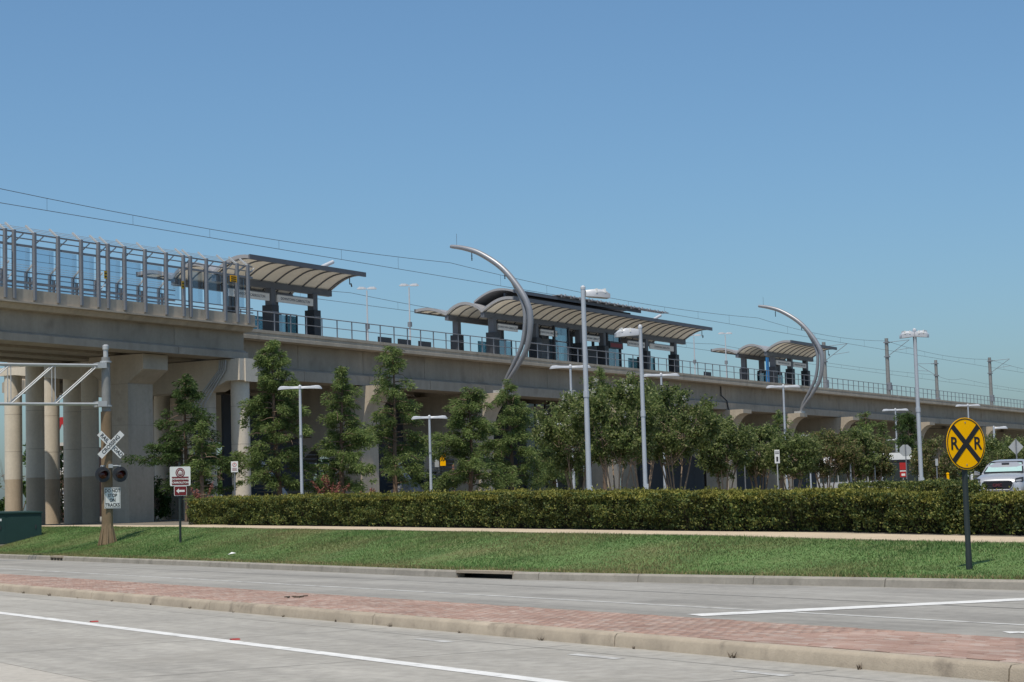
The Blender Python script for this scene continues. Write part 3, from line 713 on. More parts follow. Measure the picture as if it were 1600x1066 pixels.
def canopy(s0, s1, label, cols, ribstep=1.45):
    r = thing('platform_canopy', V((s0 + s1) / 2, 9, .32), label, 'canopy')
    sheet_uh(GL, s0 + .1, s1 - .1, .04).build('soffit', M_cream, r, smooth=True)
    sheet_uh([(u, h + .045) for u, h in GL], s0, s1, .1).build('roof', M_roofgrey, r, smooth=True)
    for s in (s0, s1): sheet_uh([(u, h - .05) for u, h in GL], s - .05, s + .05, .22).build('end_trim', M_roofgrey, r, smooth=True)
    m = MB(); m.vbox(s0 - .06, s1 + .06, UN - .12, UN - .02, HN - .1, HN + .2); m.build('edge_fascia', M_fascia, r)
    m = MB(); m.vbox(s0 - .06, s1 + .06, UF + .02, UF + .12, GL[-1][1] - .1, GL[-1][1] + .2); m.build('edge_fascia', M_fascia, r)
    for u in (U1, U2): m = MB(); m.vbox(s0 + .05, s1 - .05, u - .16, u + .16, HV - .42, HV - .02); m.build('valley_beam', M_fascia, r)
    n = max(2, round((s1 - s0 - .6) / ribstep))
    for i in range(n + 1):
        s = s0 + .3 + (s1 - s0 - .6) * i / n; sheet_uh([(u, h - .08) for u, h in GL], s - .04, s + .04, .08).build('rib', M_fascia, r)
    for s in cols:
        for u in (U1, U2):
            c = bpy.data.objects.new('column', None); COL.objects.link(c); c.parent = r; c.location = Vector((V(s, u, .32) - wl(r)).tolist())
            m = MB(); m.vbox(s - .38, s + .38, u - .38, u + .38, .32, 2.75); m.build('clad_base', M_char, c)
            m = MB(); m.vbox(s - .24, s + .24, u - .24, u + .24, 2.75, HV - .4); m.build('shaft', M_fascia, c)
            m = MB(); m.vbox(s - .40, s + .40, u - .40, u + .40, 2.3, 2.34); m.build('trim_band', M_greymetal, c)
    for u in (UN + .5, UF - .6):
        m = MB(); sB = s1 - 1.0; m.tube([V(sB, u, HN - .15), V(sB, u, HN - .65)], .035, 6); m.tube([V(sB, u - .1, HN - .6), V(sB + .3, u + .05, HN - .75)], .05, 6); m.build('wire_hanger', M_char, r)
    return r
sc1 = (s_at(389, UN, HN), s_at(569, UN, HN)); sc2 = (s_at(753, U1, HV), s_at(1111, UN, HN)); sc3 = (s_at(1196, U1, HV), s_at(1306, UN, HN))
c1c = [s_at(423, U1, 2) - 0, s_at(489, U1, 2)]
canopy(*sc1, 'gull winged platform canopy at the near left end beside the clear screen', c1c)
# its left half runs behind the screen
c2c = [s_at(p, U1, 2) for p in (770, 836, 905, 942, 1008, 1053)]
can2 = canopy(*sc2, 'largest gull winged platform canopy with raised roof in the middle of the station', c2c, 1.5)
c3c = [s_at(p, U1, 2) for p in (1208, 1235, 1259)]
canopy(*sc3, 'small gull winged platform canopy at the far right end of the platform', c3c, 1.5)
# raised roof of the middle canopy
ra0, ra1 = sc2[0] + 1.2, s_at(985, 6.2, 6.0)
rl = [(5.3 + 3.5 * t, 5.72 - .62 * t + .48 * sin(pi * t) ** .9) for t in np.linspace(0, 1, 15)]
sheet_uh(rl, ra0, ra1, .16).build('raised_roof', M_roofgrey, can2, smooth=True)
m = MB(); m.vbox(ra0 + .2, ra1 - .2, 6.1, 6.25, 5.0, 5.72); m.build('clerestory', M_navy, can2)
m = MB(); m.vbox(ra0 - .05, ra1 + .05, 5.2, 5.29, rl[0][1] - .06, rl[0][1] + .2); m.build('edge_fascia', M_fascia, can2)
for s in np.arange(ra0 + 7, ra1 + 5, 1.6):
    m = MB(); hh_ = rl[0][1] + .26
    m.vbox(s, s + 1.5, 4.85, 5.6, hh_, hh_ + .06); m.vbox(s + .1, s + .22, 4.8, 4.9, hh_ - .14, hh_ + .1); m.build('louvre_blade', M_roofgrey, can2)
    m = MB(); m.vbox(s + .6, s + .85, 4.78, 4.84, hh_ - .02, hh_ + .12); m.build('bright_bracket', M_lamphead, can2)
for s_, nm in ((s_at(482, 6.4, 5.2), 0), (s_at(1010, 6.4, 5.2), 1)):
    r = thing('roof_pipe', V(s_, 6.4, 5.0), 'pale slanting pipe rising from the roof of the %s canopy' % ('near left', 'large middle')[nm], 'pipe')
    m = MB(); m.tube([V(s_, 6.6, 4.95), V(s_ + 2.4, 6.1, 5.95)], .13, 10); m.build('tube', M_lamphead, r, smooth=True)
    m = MB(); m.lathe(V(s_, 6.6, 4.93), [(.22, 0), (.22, .08)], 10); m.build('collar', M_fascia, r)

# station name boards between the columns
def board(sa, sb, u, h, label, txt=True):
    r = thing('station_sign', V((sa + sb) / 2, u, h), label, 'sign')
    m = MB(); m.vbox(sa, sb, u - .06, u + .06, h, h + .46); m.build('board', M_offwhite, r)
    m = MB(); m.vbox(sa - .03, sb + .03, u - .08, u + .08, h + .46, h + .5); m.build('frame', M_greymetal, r)
    if txt: text('DOWNTOWN CARROLLTON', .24, V((sa + sb) / 2, u - .064, h + .23), VD, Z3, M_fascia, r, bold=.004)
nb = [('under the left half of the near left canopy', c1c[0] - 4.6, c1c[0] - .45), ('between the two columns of the near left canopy', c1c[0] + .4, c1c[1] - .3),
      ('at the left end of the middle canopy', c2c[0] + .5, c2c[0] + 3.6), ('beside the left glass shaft of the middle canopy', c2c[1] + .6, c2c[1] + 3.4),
      ('behind the tall lamp under the middle canopy', c2c[2] + .6, c2c[2] + 3.4), ('right of the red display under the middle canopy', c2c[4] - 3.9, c2c[4] - .5), ('at the right end of the middle canopy', c2c[4] + .6, c2c[5] - .5),
      ('between the left columns of the far right canopy', c3c[0] + .4, c3c[1] - .4), ('between the right columns of the far right canopy', c3c[1] + .4, c3c[2] - .4)]
for nm, a, b in nb: board(a, b, U1 - .2, 3.0, 'white station name board ' + nm)
for s, nm in ((c2c[3] + .6, 'dark display board with red text under the middle canopy'),):
    r = thing('display_board', V(s, 7, 2.7), nm, 'sign'); m = MB(); m.vbox(s, s + 2.6, 7.0, 7.12, 2.6, 3.2); m.build('case', M_char, r); m = MB(); m.vbox(s + .15, s + 2.45, 6.99, 6.999, 2.7, 3.05); m.build('display', M_maroon, r)
# glass wind shelters on the platform and two lift shafts
def shelter(s, w_, label, u=8.2):
    r = thing('wind_shelter', V(s, u, .32), label, 'shelter')
    for k in range(3):
        a = s + w_ * k / 3; m = MB(); m.vbox(a + .05, a + w_ / 3 - .05, u, u + .03, .5, 2.35); m.build('glass_pane', M_glass, r)
    for k in range(4): a = s + w_ * k / 3; m = MB(); m.vbox(a - .04, a + .04, u - .04, u + .06, .32, 2.45); m.build('post', M_fascia, r)
    m = MB(); m.vbox(s, s + w_, u - .04, u + .06, 2.4, 2.48); m.build('top_rail', M_fascia, r)
    m = MB(); m.vbox(s, s + w_, u + 1.2, u + 1.24, .5, 2.3); m.build('back_panel', M_glass, r)
shelter(c1c[0] + .6, 3.4, 'glass wind shelter between the columns of the near left canopy')
shelter(c2c[0] + 1.2, 3.2, 'glass wind shelter at the left end of the middle canopy')
shelter(c2c[4] + .7, 3.0, 'glass wind shelter at the right end of the middle canopy')
shelter(c3c[0] + .6, 2.6, 'left glass wind shelter under the far right canopy'); shelter(c3c[1] + .6, 2.4, 'right glass wind shelter under the far right canopy')
def lift(s, label):
    r = thing('lift_shaft', V(s, 8, .32), label, 'lift')
    for sx in (s, s + 2.5):
        for u in (7.2, 9.8): m = MB(); m.vbox(sx - .1, sx + .1, u - .1, u + .1, .32, 3.9); m.build('corner_post', M_char, r)
    for h in (.4, 2.6, 3.8):
        m = MB(); m.vbox(s + .1, s + 2.4, 7.17, 7.23, h, h + .1); m.build('crossbar', M_fascia, r)
    for k in range(2):
        for h0, h1 in ((.52, 2.58), (2.72, 3.78)):
            m = MB(); m.vbox(s + .13 + k * 1.15, s + 1.22 + k * 1.15, 7.18, 7.21, h0, h1); m.build('glass_pane', M_glass, r)
    m = MB(); m.vbox(s + .5, s + 2.0, 7.9, 9.6, .4, 2.9); m.build('car', M_greymetal, r)
lift(s_at(866, 7.2, 2), 'left glass lift shaft under the middle canopy'); lift(s_at(949, 7.2, 2), 'right glass lift shaft under the middle canopy')
# platform clutter
for px, nm in ((440, 'small'), ):
    pass
s = s_at(1199, 6.6, 2); r = thing('blue_pylon', V(s, 6.6, .32), 'bright blue standing panel among the columns of the far right canopy', 'sign'); m = MB(); m.vbox(s - .28, s + .28, 6.5, 6.62, .35, 3.5); m.build('panel', mat('blue_panel', (.02, .17, .42), .4), r); m = MB(); m.vbox(s - .35, s + .35, 6.4, 6.72, .32, .36); m.build('foot', M_char, r)
def bench(px, label):
    s = s_at(px, 6.2, .8); r = thing('platform_bench', V(s, 6.2, .32), label, 'bench')
    m = MB(); m.vbox(s, s + 1.7, 6.0, 6.5, .72, .78); m.build('seat', M_char, r)
    m = MB(); m.vbox(s, s + 1.7, 6.5, 6.55, .8, 1.35); m.build('backrest', M_char, r)
    for a in (s + .1, s + 1.5): m = MB(); m.vbox(a, a + .1, 6.05, 6.5, .32, .72); m.build('leg', M_char, r)
bench(597, 'leftmost dark bench on the open platform between the first two canopies'); bench(628, 'middle dark bench on the open platform between the first two canopies'); bench(660, 'dark bench nearest the left end of the middle canopy'); bench(1105, 'dark bench on the platform between the last two canopies')
# platform lamps
def plat_lamp(px, py, u, label):
    h = h_at(px, py, u); s = s_at(px, u, h); r = thing('platform_lamp', V(s, u, .32), label, 'lamp', 'platform lamps')
    m = MB(); m.tube([V(s, u, .32), V(s, u, h - .1)], [.07, .05], 8); m.build('pole', M_lamphead, r, smooth=True)
    for k in (-1, 1):
        m = MB(); c = V(s, u, h); d = (-VN * .6 + VD * .5) * k; d = d / np.linalg.norm(d); q = np.cross(Z3, d)
        m.loft([[c + d * x + q * (w_ * a) + Z3 * b * t for a, b in ((-1, 0), (1, 0), (.8, 1), (-.8, 1))] for x, w_, t in ((.02, .06, .08), (.25, .16, .16), (.55, .17, .17), (.72, .08, .06))]); m.build('lamp_head', M_lamphead, r)
    m = MB(); m.vbox(s - .12, s + .12, u - .12, u + .12, (h + .3) * .45, (h + .3) * .45 + .35); m.build('speaker_box', M_greymetal, r)
plat_lamp(573, 452, 11.8, 'platform lamp nearest the near left canopy'); plat_lamp(639, 447, 9, 'platform lamp with camera box just left of the middle canopy')
plat_lamp(1084, 525, 9, 'platform lamp at the right end of the middle canopy'); plat_lamp(1133, 522, 9, 'platform lamp between the middle and far right canopies')

# ------------------------------------------------------------------ crescent masts and overhead wires
AP = [(3.1, 7.75), (2.0, 7.52), (.75, 7.05), (-.85, 6.0), (-2.0, 4.75), (-2.85, 3.4), (-3.12, 2.1), (-2.8, .3), (-2.0, -1.0), (-1.1, -2.1), (-.7, -2.75)]
def smooth_line(p, k=6):
    p = np.array(p); t = np.arange(len(p)); tt = np.linspace(0, len(p) - 1, (len(p) - 1) * k + 1); out = []
    for x in tt:
        i = min(int(x), len(p) - 2); f = x - i; a, b, c, d = p[max(i - 1, 0)], p[i], p[i + 1], p[min(i + 2, len(p) - 1)]
        out.append(.5 * ((2 * b) + (c - a) * f + (2 * a - 5 * b + 4 * c - d) * f * f + (-a + 3 * b - 3 * c + d) * f ** 3))
    return np.array(out)
def crescent(s, label):
    r = thing('crescent_mast', V(s, -.7, -2.8), label, 'mast', 'crescent masts')
    L_ = smooth_line(AP); n = len(L_); t = np.linspace(0, 1, n)
    m = MB(); m.tube([V(s, u, h) for u, h in L_], list(.12 + .10 * np.sin(pi * np.clip(t * 1.15, 0, 1)) ** .7), 12); m.build('outer_tube', M_crescent, r, smooth=True)
    I_ = L_[int(n * .33):]; k = len(I_); tt = np.linspace(0, 1, k); cu = np.array([1.0, 2.2])
    off = .50 * np.sin(pi * tt) ** .8; dirv = cu - I_; dirv /= np.linalg.norm(dirv, axis=1)[:, None]
    I2 = I_ + dirv * off[:, None]
    m = MB(); m.tube([V(s + .12, u, h) for u, h in I2], list(.10 + .05 * np.sin(pi * tt)), 10); m.build('inner_tube', M_crescent, r, smooth=True)
    m = MB(); m.vbox(s - .5, s + .5, -1.02, -.3, -2.79, -2.6); m.build('base_plate', M_galv, r)
    m = MB(); m.tube([V(s, 2.6, 7.7), V(s, 2.6, 8.6)], .012, 5); m.build('lightning_rod', M_wire, r)
    for u, h0, h1 in ((1.4, 7.2, 6.6), (-1.2, 5.6, 5.1)):
        m = MB(); m.tube([V(s, u, h0), V(s, u, h1)], .03, 5)
        for j in range(4): m.lathe(V(s, u, h1 + .12 * j), [(.05, 0), (.05, .04)], 8)
        m.build('insulator', M_char, r)
crescent(PIERS[1], 'silver crescent shaped mast curving over the left part of the middle canopy'); crescent(PIERS[4], 'silver crescent shaped mast beside the far right canopy')
def mast(px, py, u, side, label):
    h = h_at(px, py, u); s = s_at(px, u, h - 2); r = thing('catenary_mast', V(s, u, -.06), label, 'mast', 'catenary masts')
    m = MB(); m.tube([V(s, u, -.06), V(s, u, 3), V(s, u, h)], [.27, .24, .21], 10); m.build('pole', M_mast, r, smooth=True)
    for hh in (h - .5, h - 2.2):
        m = MB(); m.vbox(s - .3, s + .3, u - .3, u + .3, hh - .06, hh + .06); m.build('band', M_greymetal, r)
    tip = V(s, u + side * 2.8, h - .35)
    m = MB(); m.tube([V(s, u, h - .5), tip], .03, 5); m.tube([V(s, u, h - 2.2), tip], .035, 5); m.tube([V(s, u + side * 1.1, h - 1.5), V(s, u + side * 3.0, h - 1.3)], .025, 5); m.build('cantilever_arm', M_greymetal, r)
    m = MB()
    for k in range(4): m.lathe(V(s, u + side * (.35 + .1 * k), h - .48) - Z3 * .05, [(.07, 0), (.07, .05)], 8)
    m.build('insulator', M_char, r)
    m = MB(); m.vbox(s - .25, s + .25, u - .36, u + .1, 1.4, 2.3); m.build('switch_box', M_greymetal, r)
mast(1288, 535, 9.2, -1, 'catenary mast just right of the second crescent'); mast(1386, 529, 6, -1, 'tallest catenary mast, left of the tall twin headed lamp'); mast(1463, 563, 13.6, 1, 'catenary mast on the far track right of the tall twin headed lamp'); mast(1547, 559, 6, -1, 'rightmost catenary mast near the edge of the picture')
for k, (s, u, sd) in enumerate(((205, 6, -1), (260, 13.6, 1))):
    pass
def wire(nm, pts, label, rad=.016):
    m = MB(); m.tube(pts, rad, 5); o = m.build('overhead_wire', M_wire, None, org=pts[len(pts) // 2]); tag(o, label, 'wire', 'overhead wires'); return o
def catenary(u, sup, hc, hm, sag, lab, drop=6.5):
    pc, pm = [], []
    for a, b in zip(sup[:-1], sup[1:]):
        for i in range(12):
            t = i / 12; s = a + (b - a) * t; pm.append(V(s, u, hm - sag * 4 * t * (1 - t)))
    pm.append(V(sup[-1], u, hm)); pc = [V(s, u, hc) for s in np.linspace(sup[0], sup[-1], 30)]
    r = thing('overhead_line', V(0, u, hc), lab, 'wire', 'overhead lines')
    m = MB(); m.tube(pm, .017, 5); m.build('upper_wire', M_wire, r)
    m = MB(); m.tube(pc, .017, 5); m.build('contact_wire', M_wire, r)
    for a, b in zip(sup[:-1], sup[1:]):
        n = max(2, int((b - a) / drop))
        for k in range(1, n):
            t = k / n; s = a + (b - a) * t; m = MB(); m.tube([V(s, u, hc), V(s, u, hm - sag * 4 * t * (1 - t))], .008, 4); m.build('dropper', M_wire, r)
catenary(3.2, [-78, -34, PIERS[1], PIERS[4], s_at(1386, 3.2, 5), s_at(1547, 3.2, 5), 210, 270, 330], 5.55, 6.6, .55, 'pair of overhead wires of the near track held by the crescent masts')
catenary(15.6, [-78, -20, 26, 66, 96, s_at(1463, 15.6, 5), 190, 250, 320], 5.1, 5.9, .4, 'pair of overhead wires of the far track passing below the canopies')

# ================================================================== RAILWAY CROSSING SIGNS
RIGHT = EM; FACE = ED                                  # signs face the oncoming traffic
def disc(c, r, th, n=40, r0=0.):
    """flat disc or ring facing the traffic"""
    m = MB()
    if r0 <= 0: return m.lathe(c, [(r, -th / 2), (r, th / 2)], n, (RIGHT, Z3, FACE))
    return m.lathe(c, [(r0, -th / 2), (r, -th / 2), (r, th / 2), (r0, th / 2), (r0, -th / 2)], n, (RIGHT, Z3, FACE), caps=False)
b = np.array([7.86, 33.72, .15]); zc = 2.43
r = thing('crossing_warning_sign', b, 'round yellow railroad crossing warning sign on a dark post, right foreground', 'sign')
m = MB(); m.lathe(b - Z3 * .1, [(.056, 0), (.056, .5), (.05, .52), (.05, 2.55)], 12); m.build('post', M_post, r, smooth=True)
c = b.copy(); c[2] = zc; c = c + FACE * .062
disc(c, .457, .006).build('disc', M_yellow, r)
disc(c + FACE * .005, .442, .004, 48, .424).build('ring', M_black, r)
for k in (1, -1):
    a = RIGHT * cos(pi / 4) + Z3 * sin(pi / 4) * k; q = np.cross(FACE, a); m = MB()
    m.box(c + FACE * (.005 + .0015 * k), (.845, .098, .004), (a, q, FACE)); m.build('cross_bar', M_black, r)
for x in (-.275, .275): text('R', .31, c + FACE * .006 + RIGHT * x - Z3 * .005, RIGHT, Z3, M_black, r, 'letter', bold=.006, depth=.004)
for dz in (-.37, .37): disc(c + FACE * .006 + Z3 * dz, .014, .006, 8).build('bolt', M_greymetal, r)

b = np.array([-15.0, 70.6, .20])
r = thing('railroad_crossing_signal', b, 'crossing signal mast with crossbuck, flasher lamps and a lattice arm reaching left', 'signal')
m = MB(); m.lathe((b[0], b[1], 0), [(.165, 5.35), (.155, 7.35)], 18); m.build('upper_mast', M_mast, r, smooth=True)
m = MB(); m.lathe((b[0], b[1], 0), [(.205, .1), (.205, 5.345)], 18); m.build('lower_mast', M_brown, r, smooth=True)
m = MB(); m.lathe((b[0], b[1], 0), [(.09, 7.35), (.09, 7.62), (.115, 7.64), (.115, 7.78), (.06, 7.82)], 14); m.build('finial', M_galv, r, smooth=True)
for z in (7.15, 5.52): m = MB(); m.lathe((b[0], b[1], z), [(.21, 0), (.21, .06)], 18); m.build('collar', M_galv, r, smooth=True)
m = MB(); m.lathe((b[0], b[1], 0), [(.33, .1), (.30, .5), (.215, 1.2), (.206, 1.25)], 8); m.build('base_skirt', M_brown, r)
for k in range(8):
    a = 2 * pi * k / 8 + .2; d = np.array([cos(a), sin(a), 0]); q = np.array([-sin(a), cos(a), 0])
    m = MB(); m.prism([b * [1, 1, 0] + d * x + Z3 * z - q * .02 for x, z in ((.2, .1), (.42, .1), (.40, .3), (.23, 1.05), (.2, 1.05))], q * .04); m.build('base_fin', M_brown, r)
m = MB(); m.box((b[0], b[1], .17), (1.0, 1.0, .1), (ED, EM, Z3)); m.build('footing', M_kerb, r)
arm = -EM; hz0, hz1 = 5.62, 7.04; pan = 1.62
for off in (-.2, .2):
    for z in (hz0, hz1): m = MB(); m.tube([b * [1, 1, 0] + ED * off + Z3 * z + arm * .1, b * [1, 1, 0] + ED * off + Z3 * z + arm * 9.8], .045, 8); m.build('arm_chord', M_galv, r, smooth=True)
    for k in range(6):
        a0 = .35 + pan * k; a1 = a0 + pan; o = b * [1, 1, 0] + ED * off
        m = MB(); m.tube([o + arm * a0 + Z3 * hz1, o + arm * a1 + Z3 * hz0], .026, 6); m.build('arm_diagonal', M_galv, r, smooth=True)
        m = MB(); m.tube([o + arm * a1 + Z3 * hz1, o + arm * a1 + Z3 * hz0], .018, 6); m.build('arm_upright', M_galv, r, smooth=True)
for k in range(7):
    for z in (hz0, hz1):
        o = b * [1, 1, 0] + arm * (.35 + pan * k) + Z3 * z; m = MB(); m.tube([o - ED * .2, o + ED * .2], .022, 5); m.build('arm_spacer', M_galv, r)
for z in (hz0, hz1):
    m = MB(); m.box(b * [1, 1, 0] + arm * .22 + Z3 * z, (.5, .34, .2), (ED, EM, Z3)); m.build('arm_clamp', M_galv, r)
# crossbuck
c = b * [1, 1, 0] + FACE * .26 + Z3 * 4.12 + RIGHT * .07
for k, (txts, off) in enumerate((((('RAIL', -.33), ('ROAD', .33)), 0.), ((('CROSSING', 0.),), .02))):
    sg = -1 if k == 0 else 1
    xd = RIGHT * cos(radians(45)) + Z3 * sg * sin(radians(45)); yd = np.cross(FACE, xd)
    m = MB(); m.box(c + FACE * off, (1.22, .229, .006), (xd, yd, FACE)); bl_ = m.build('crossbuck_blade', M_offwhite, r)
    for s_, x in txts: text(s_, .20, c + FACE * (off + .0055) + xd * x, xd, yd, M_black, bl_, bold=.004, depth=.003, sx=.95 if s_ != 'CROSSING' else .93)
m = MB(); m.box(c - FACE * .05 - Z3 * .0, (.1, .1, .12), (RIGHT, Z3, FACE)); m.build('crossbuck_bracket', M_galv, r)
# flashers
zc = 3.03; o = b * [1, 1, 0] + RIGHT * .07
m = MB(); m.tube([o + FACE * .12 + RIGHT * -.34 + Z3 * (zc + .31), o + FACE * .12 + RIGHT * .34 + Z3 * (zc + .31)], .035, 8); m.box(o + FACE * .16 + Z3 * (zc + .31), (.16, .14, .12), (RIGHT, Z3, FACE)); m.build('flasher_arm', M_galv, r)
for x in (-.33, .33):
    c = o + RIGHT * x + FACE * .3 + Z3 * zc
    fl_ = disc(c, .285, .02, 28).build('flasher', M_char, r)
    m = MB(); m.lathe(c - FACE * .16, [(.12, 0), (.16, .15)], 18, (RIGHT, Z3, FACE)); m.build('lamp_housing', M_char, fl_)
    m = MB(); m.lathe(c + FACE * .012, [(.155, 0), (.15, .02), (.10, .045), (.02, .055)], 22, (RIGHT, Z3, FACE)); m.build('lens', M_lens, fl_, smooth=True)
    m = MB(); pts = [(cos(t), sin(t)) for t in np.linspace(radians(-10), radians(190), 16)]
    rings = [[c + RIGHT * (.17 * a) + Z3 * (.17 * bb_) + FACE * .01 for a, bb_ in pts], [c + RIGHT * (.17 * a) + Z3 * (.17 * bb_ - .03) + FACE * (.12 + .16 * max(bb_, 0)) for a, bb_ in pts]]
    n = len(pts); m.add(rings[0] + rings[1], [(i, i + 1, n + i + 1, n + i) for i in range(n - 1)]); m.build('hood', M_black, fl_)
    m = MB(); m.tube([c + Z3 * .28, c + Z3 * .34], .03, 6); m.build('hanger', M_galv, fl_)
# do not stop on tracks
c = b * [1, 1, 0] + FACE * .24 + RIGHT * .12 + Z3 * 2.17
m = MB(); m.box(c, (.61, .762, .006), (RIGHT, Z3, FACE)); pl = m.build('rule_panel', M_offwhite, r)
m = MB()
for dx, dz, sx, sz in ((0, .355, .57, .012), (0, -.355, .57, .012), (.28, 0, .012, .72), (-.28, 0, .012, .72)): m.box(c + FACE * .005 + RIGHT * dx + Z3 * dz, (sx, sz, .003), (RIGHT, Z3, FACE))
m.build('border', M_black, pl)
for k, t_ in enumerate(('DO NOT', 'STOP', 'ON', 'TRACKS')): text(t_, .175, c + FACE * .006 + Z3 * (.26 - .173 * k), RIGHT, Z3, M_black, pl, bold=.004, depth=.003, sx=.82)

# wayfinding sign
b = np.array([-11.38, 65.14, .22])
r = thing('wayfinding_sign', b, 'white and maroon wayfinding sign with arrow panel on a thin post in the grass', 'sign')
m = MB(); m.lathe(b - Z3 * .1, [(.04, 0), (.04, 3.15)], 10); m.build('post', M_post, r, smooth=True)
c = b * [1, 1, 0] + FACE * .055 + Z3 * 2.80
def rounded(w_, h, rad=.05, n=4):
    o = []
    for cx, cy, a0 in ((w_ / 2 - rad, h / 2 - rad, 0), (-w_ / 2 + rad, h / 2 - rad, 90), (-w_ / 2 + rad, -h / 2 + rad, 180), (w_ / 2 - rad, -h / 2 + rad, 270)):
        for i in range(n + 1): t = radians(a0 + 90 * i / n); o.append((cx + rad * cos(t), cy + rad * sin(t)))
    return o
def plate(c, w_, h, mt, parent, nm, off=0., th=.004, rad=.04):
    m = MB(); m.prism([c + FACE * off + RIGHT * x + Z3 * z for x, z in rounded(w_, h, rad)], FACE * th); return m.build(nm, mt, parent)
pl = plate(c, .735, .65, M_white, r, 'panel')
plate(c - Z3 * .155, .60, .28, M_maroon, pl, 'maroon_field', .005, .003, .01)
disc(c + FACE * .0075 + Z3 * .12, .165, .004, 28).build('emblem_ring', M_maroon, pl)
disc(c + FACE * .011 + Z3 * .12, .13, .002, 28, .118).build('emblem_line', M_white, pl)
m = MB(); m.box(c + FACE * .0115 + Z3 * .11, (.15, .09, .003), (RIGHT, Z3, FACE)); m.prism([c + FACE * .010 + RIGHT * x + Z3 * z for x, z in ((-.05, .155), (.05, .155), (.03, .19), (-.03, .19))], FACE * .003); m.build('emblem_building', M_white, pl)
m = MB()
for x in (-.045, 0, .045): m.box(c + FACE * .0145 + RIGHT * x + Z3 * .105, (.02, .05, .002), (RIGHT, Z3, FACE))
m.build('emblem_windows', M_maroon, pl)
text('DOWNTOWN', .088, c + FACE * .0105 - Z3 * .10, RIGHT, Z3, M_white, pl, bold=.003, depth=.003, space=1.1); text('CARROLLTON', .088, c + FACE * .0105 - Z3 * .215, RIGHT, Z3, M_white, pl, bold=.003, depth=.003, space=1.02)
c2 = c - Z3 * .495
pl = plate(c2, .45, .33, M_white, r, 'arrow_panel'); plate(c2, .42, .30, M_maroon, pl, 'arrow_field', .005, .003, .03)
m = MB(); m.prism([c2 + FACE * .0085 + RIGHT * x + Z3 * z for x, z in ((-.15, 0), (-.055, .085), (-.055, .033), (.15, .033), (.15, -.033), (-.055, -.033), (-.055, -.085))], FACE * .003); m.build('arrow', M_white, pl)

# utility cabinet
b = kpt(q_at(2, 1.9), 1.9)
r = thing('utility_cabinet', b, 'dark green utility cabinet on the grass at the left edge', 'cabinet')
m = MB(); m.box(b + Z3 * .6, (1.5, 3.0, 1.35), (ED, EM, Z3)); m.build('body', M_green, r)
m = MB(); m.prism([b + ED * x + EM * -1.54 + Z3 * z for x, z in ((-.8, 1.275), (.8, 1.275), (.8, 1.33), (-.8, 1.38))], EM * 3.08); m.build('lid', M_green, r)
for y in (-.75, .75):
    m = MB(); m.box(b + ED * .752 + EM * y + Z3 * .62, (.012, 1.38, 1.15), (ED, EM, Z3)); d = m.build('door', M_green, r); m = MB(); m.box(b + ED * .765 + EM * (y + .5) + Z3 * .7, (.03, .05, .16), (ED, EM, Z3)); m.build('handle', M_char, d)
m = MB(); m.box(b + ED * .762 + EM * -.3 + Z3 * 1.02, (.006, .2, .1), (ED, EM, Z3)); m.build('label_plate', M_offwhite, r)
m = MB(); m.box(b + Z3 * -.1, (1.9, 3.4, .2), (ED, EM, Z3)); m.build('concrete_pad', M_kerb, r)

# ================================================================== STREET LAMPS
CAMX = np.array([1, 0, 0.])
def lamp_head(root, s, d, ln, mt=M_lamphead, drop=0.):
    """flat leaf-shaped luminaire growing out of the pole; bottom flat, swelling towards the tip"""
    q = np.cross(Z3, d); m = MB(); rings = []
    for t, w_, top, bot in ((0, .05, .055, -.055), (.12, .07, .06, -.05), (.45, .11, .07, -.045), (.72, .16, .10, -.05), (.88, .16, .09, -.06), (.97, .10, .02, -.065), (1, .05, -.03, -.07)):
        o = s + d * ln * t + Z3 * (drop * t)
        rings.append([o + q * w_ + Z3 * bot, o - q * w_ + Z3 * bot, o - q * w_ * .9 + Z3 * (top * .5), o - q * w_ * .45 + Z3 * top, o + q * w_ * .45 + Z3 * top, o + q * w_ * .9 + Z3 * (top * .5)])
    m.loft(rings); return m.build('lamp_head', mt, root, smooth=True)
def twin_lamp(px, Y, top, label, span=2.0, yaw=0., rad=.075, group='twin armed lamps'):
    b = gp(px, Y); z = z_of(top, b[0], Y); r = thing('street_lamp', b, label, 'lamp', group)
    m = MB(); m.lathe(b, [(.17, 0), (.17, .05), (rad * 1.15, .07), (rad, .5), (rad * .75, z - b[2] - .02)], 12); m.build('pole', M_silver, r, smooth=True)
    m = MB(); m.lathe((b[0], b[1], z - .04), [(.075, -.1), (.08, 0), (.07, .05), (.03, .085)], 12); m.build('cap', M_lamphead, r, smooth=True)
    m = MB(); m.lathe((b[0], b[1], b[2] + (z - b[2]) * .62), [(rad * 1.15, 0), (rad * 1.15, .07)], 10); m.build('collar', M_greymetal, r)
    d = np.array([cos(yaw), sin(yaw), 0])
    for k in (-1, 1): lamp_head(r, np.array([b[0], b[1], z - .08]) + d * k * .05, d * k, span / 2 - .05, drop=-.02)
    return r
twin_lamp(472.5, 87, 603, 'twin armed silver lamp behind the left part of the hedge, left of two cypresses', 2.0)
twin_lamp(674.5, 96, 650, 'shorter twin armed lamp in front of the middle cypresses', 1.8, .1)
twin_lamp(898, 94, 571, 'twin armed lamp just left of the tallest single headed lamp', 2.05, .15)
twin_lamp(1040, 103, 584, 'twin armed lamp rising behind the large crape myrtle', 2.0, .15)
twin_lamp(1231, 110, 602, 'twin armed lamp in front of the second crescent mast', 2.0, .15)
twin_lamp(1405, 142, 639, 'twin armed lamp in front of the bus at the right', 2.0, .15)
twin_lamp(1268, 165, 679, 'small twin armed lamp under the viaduct amid the crape myrtle row', 1.95, .15)
twin_lamp(1403.5, 186, 686, 'distant small twin armed lamp behind the bus lamp', 2.0, .15)
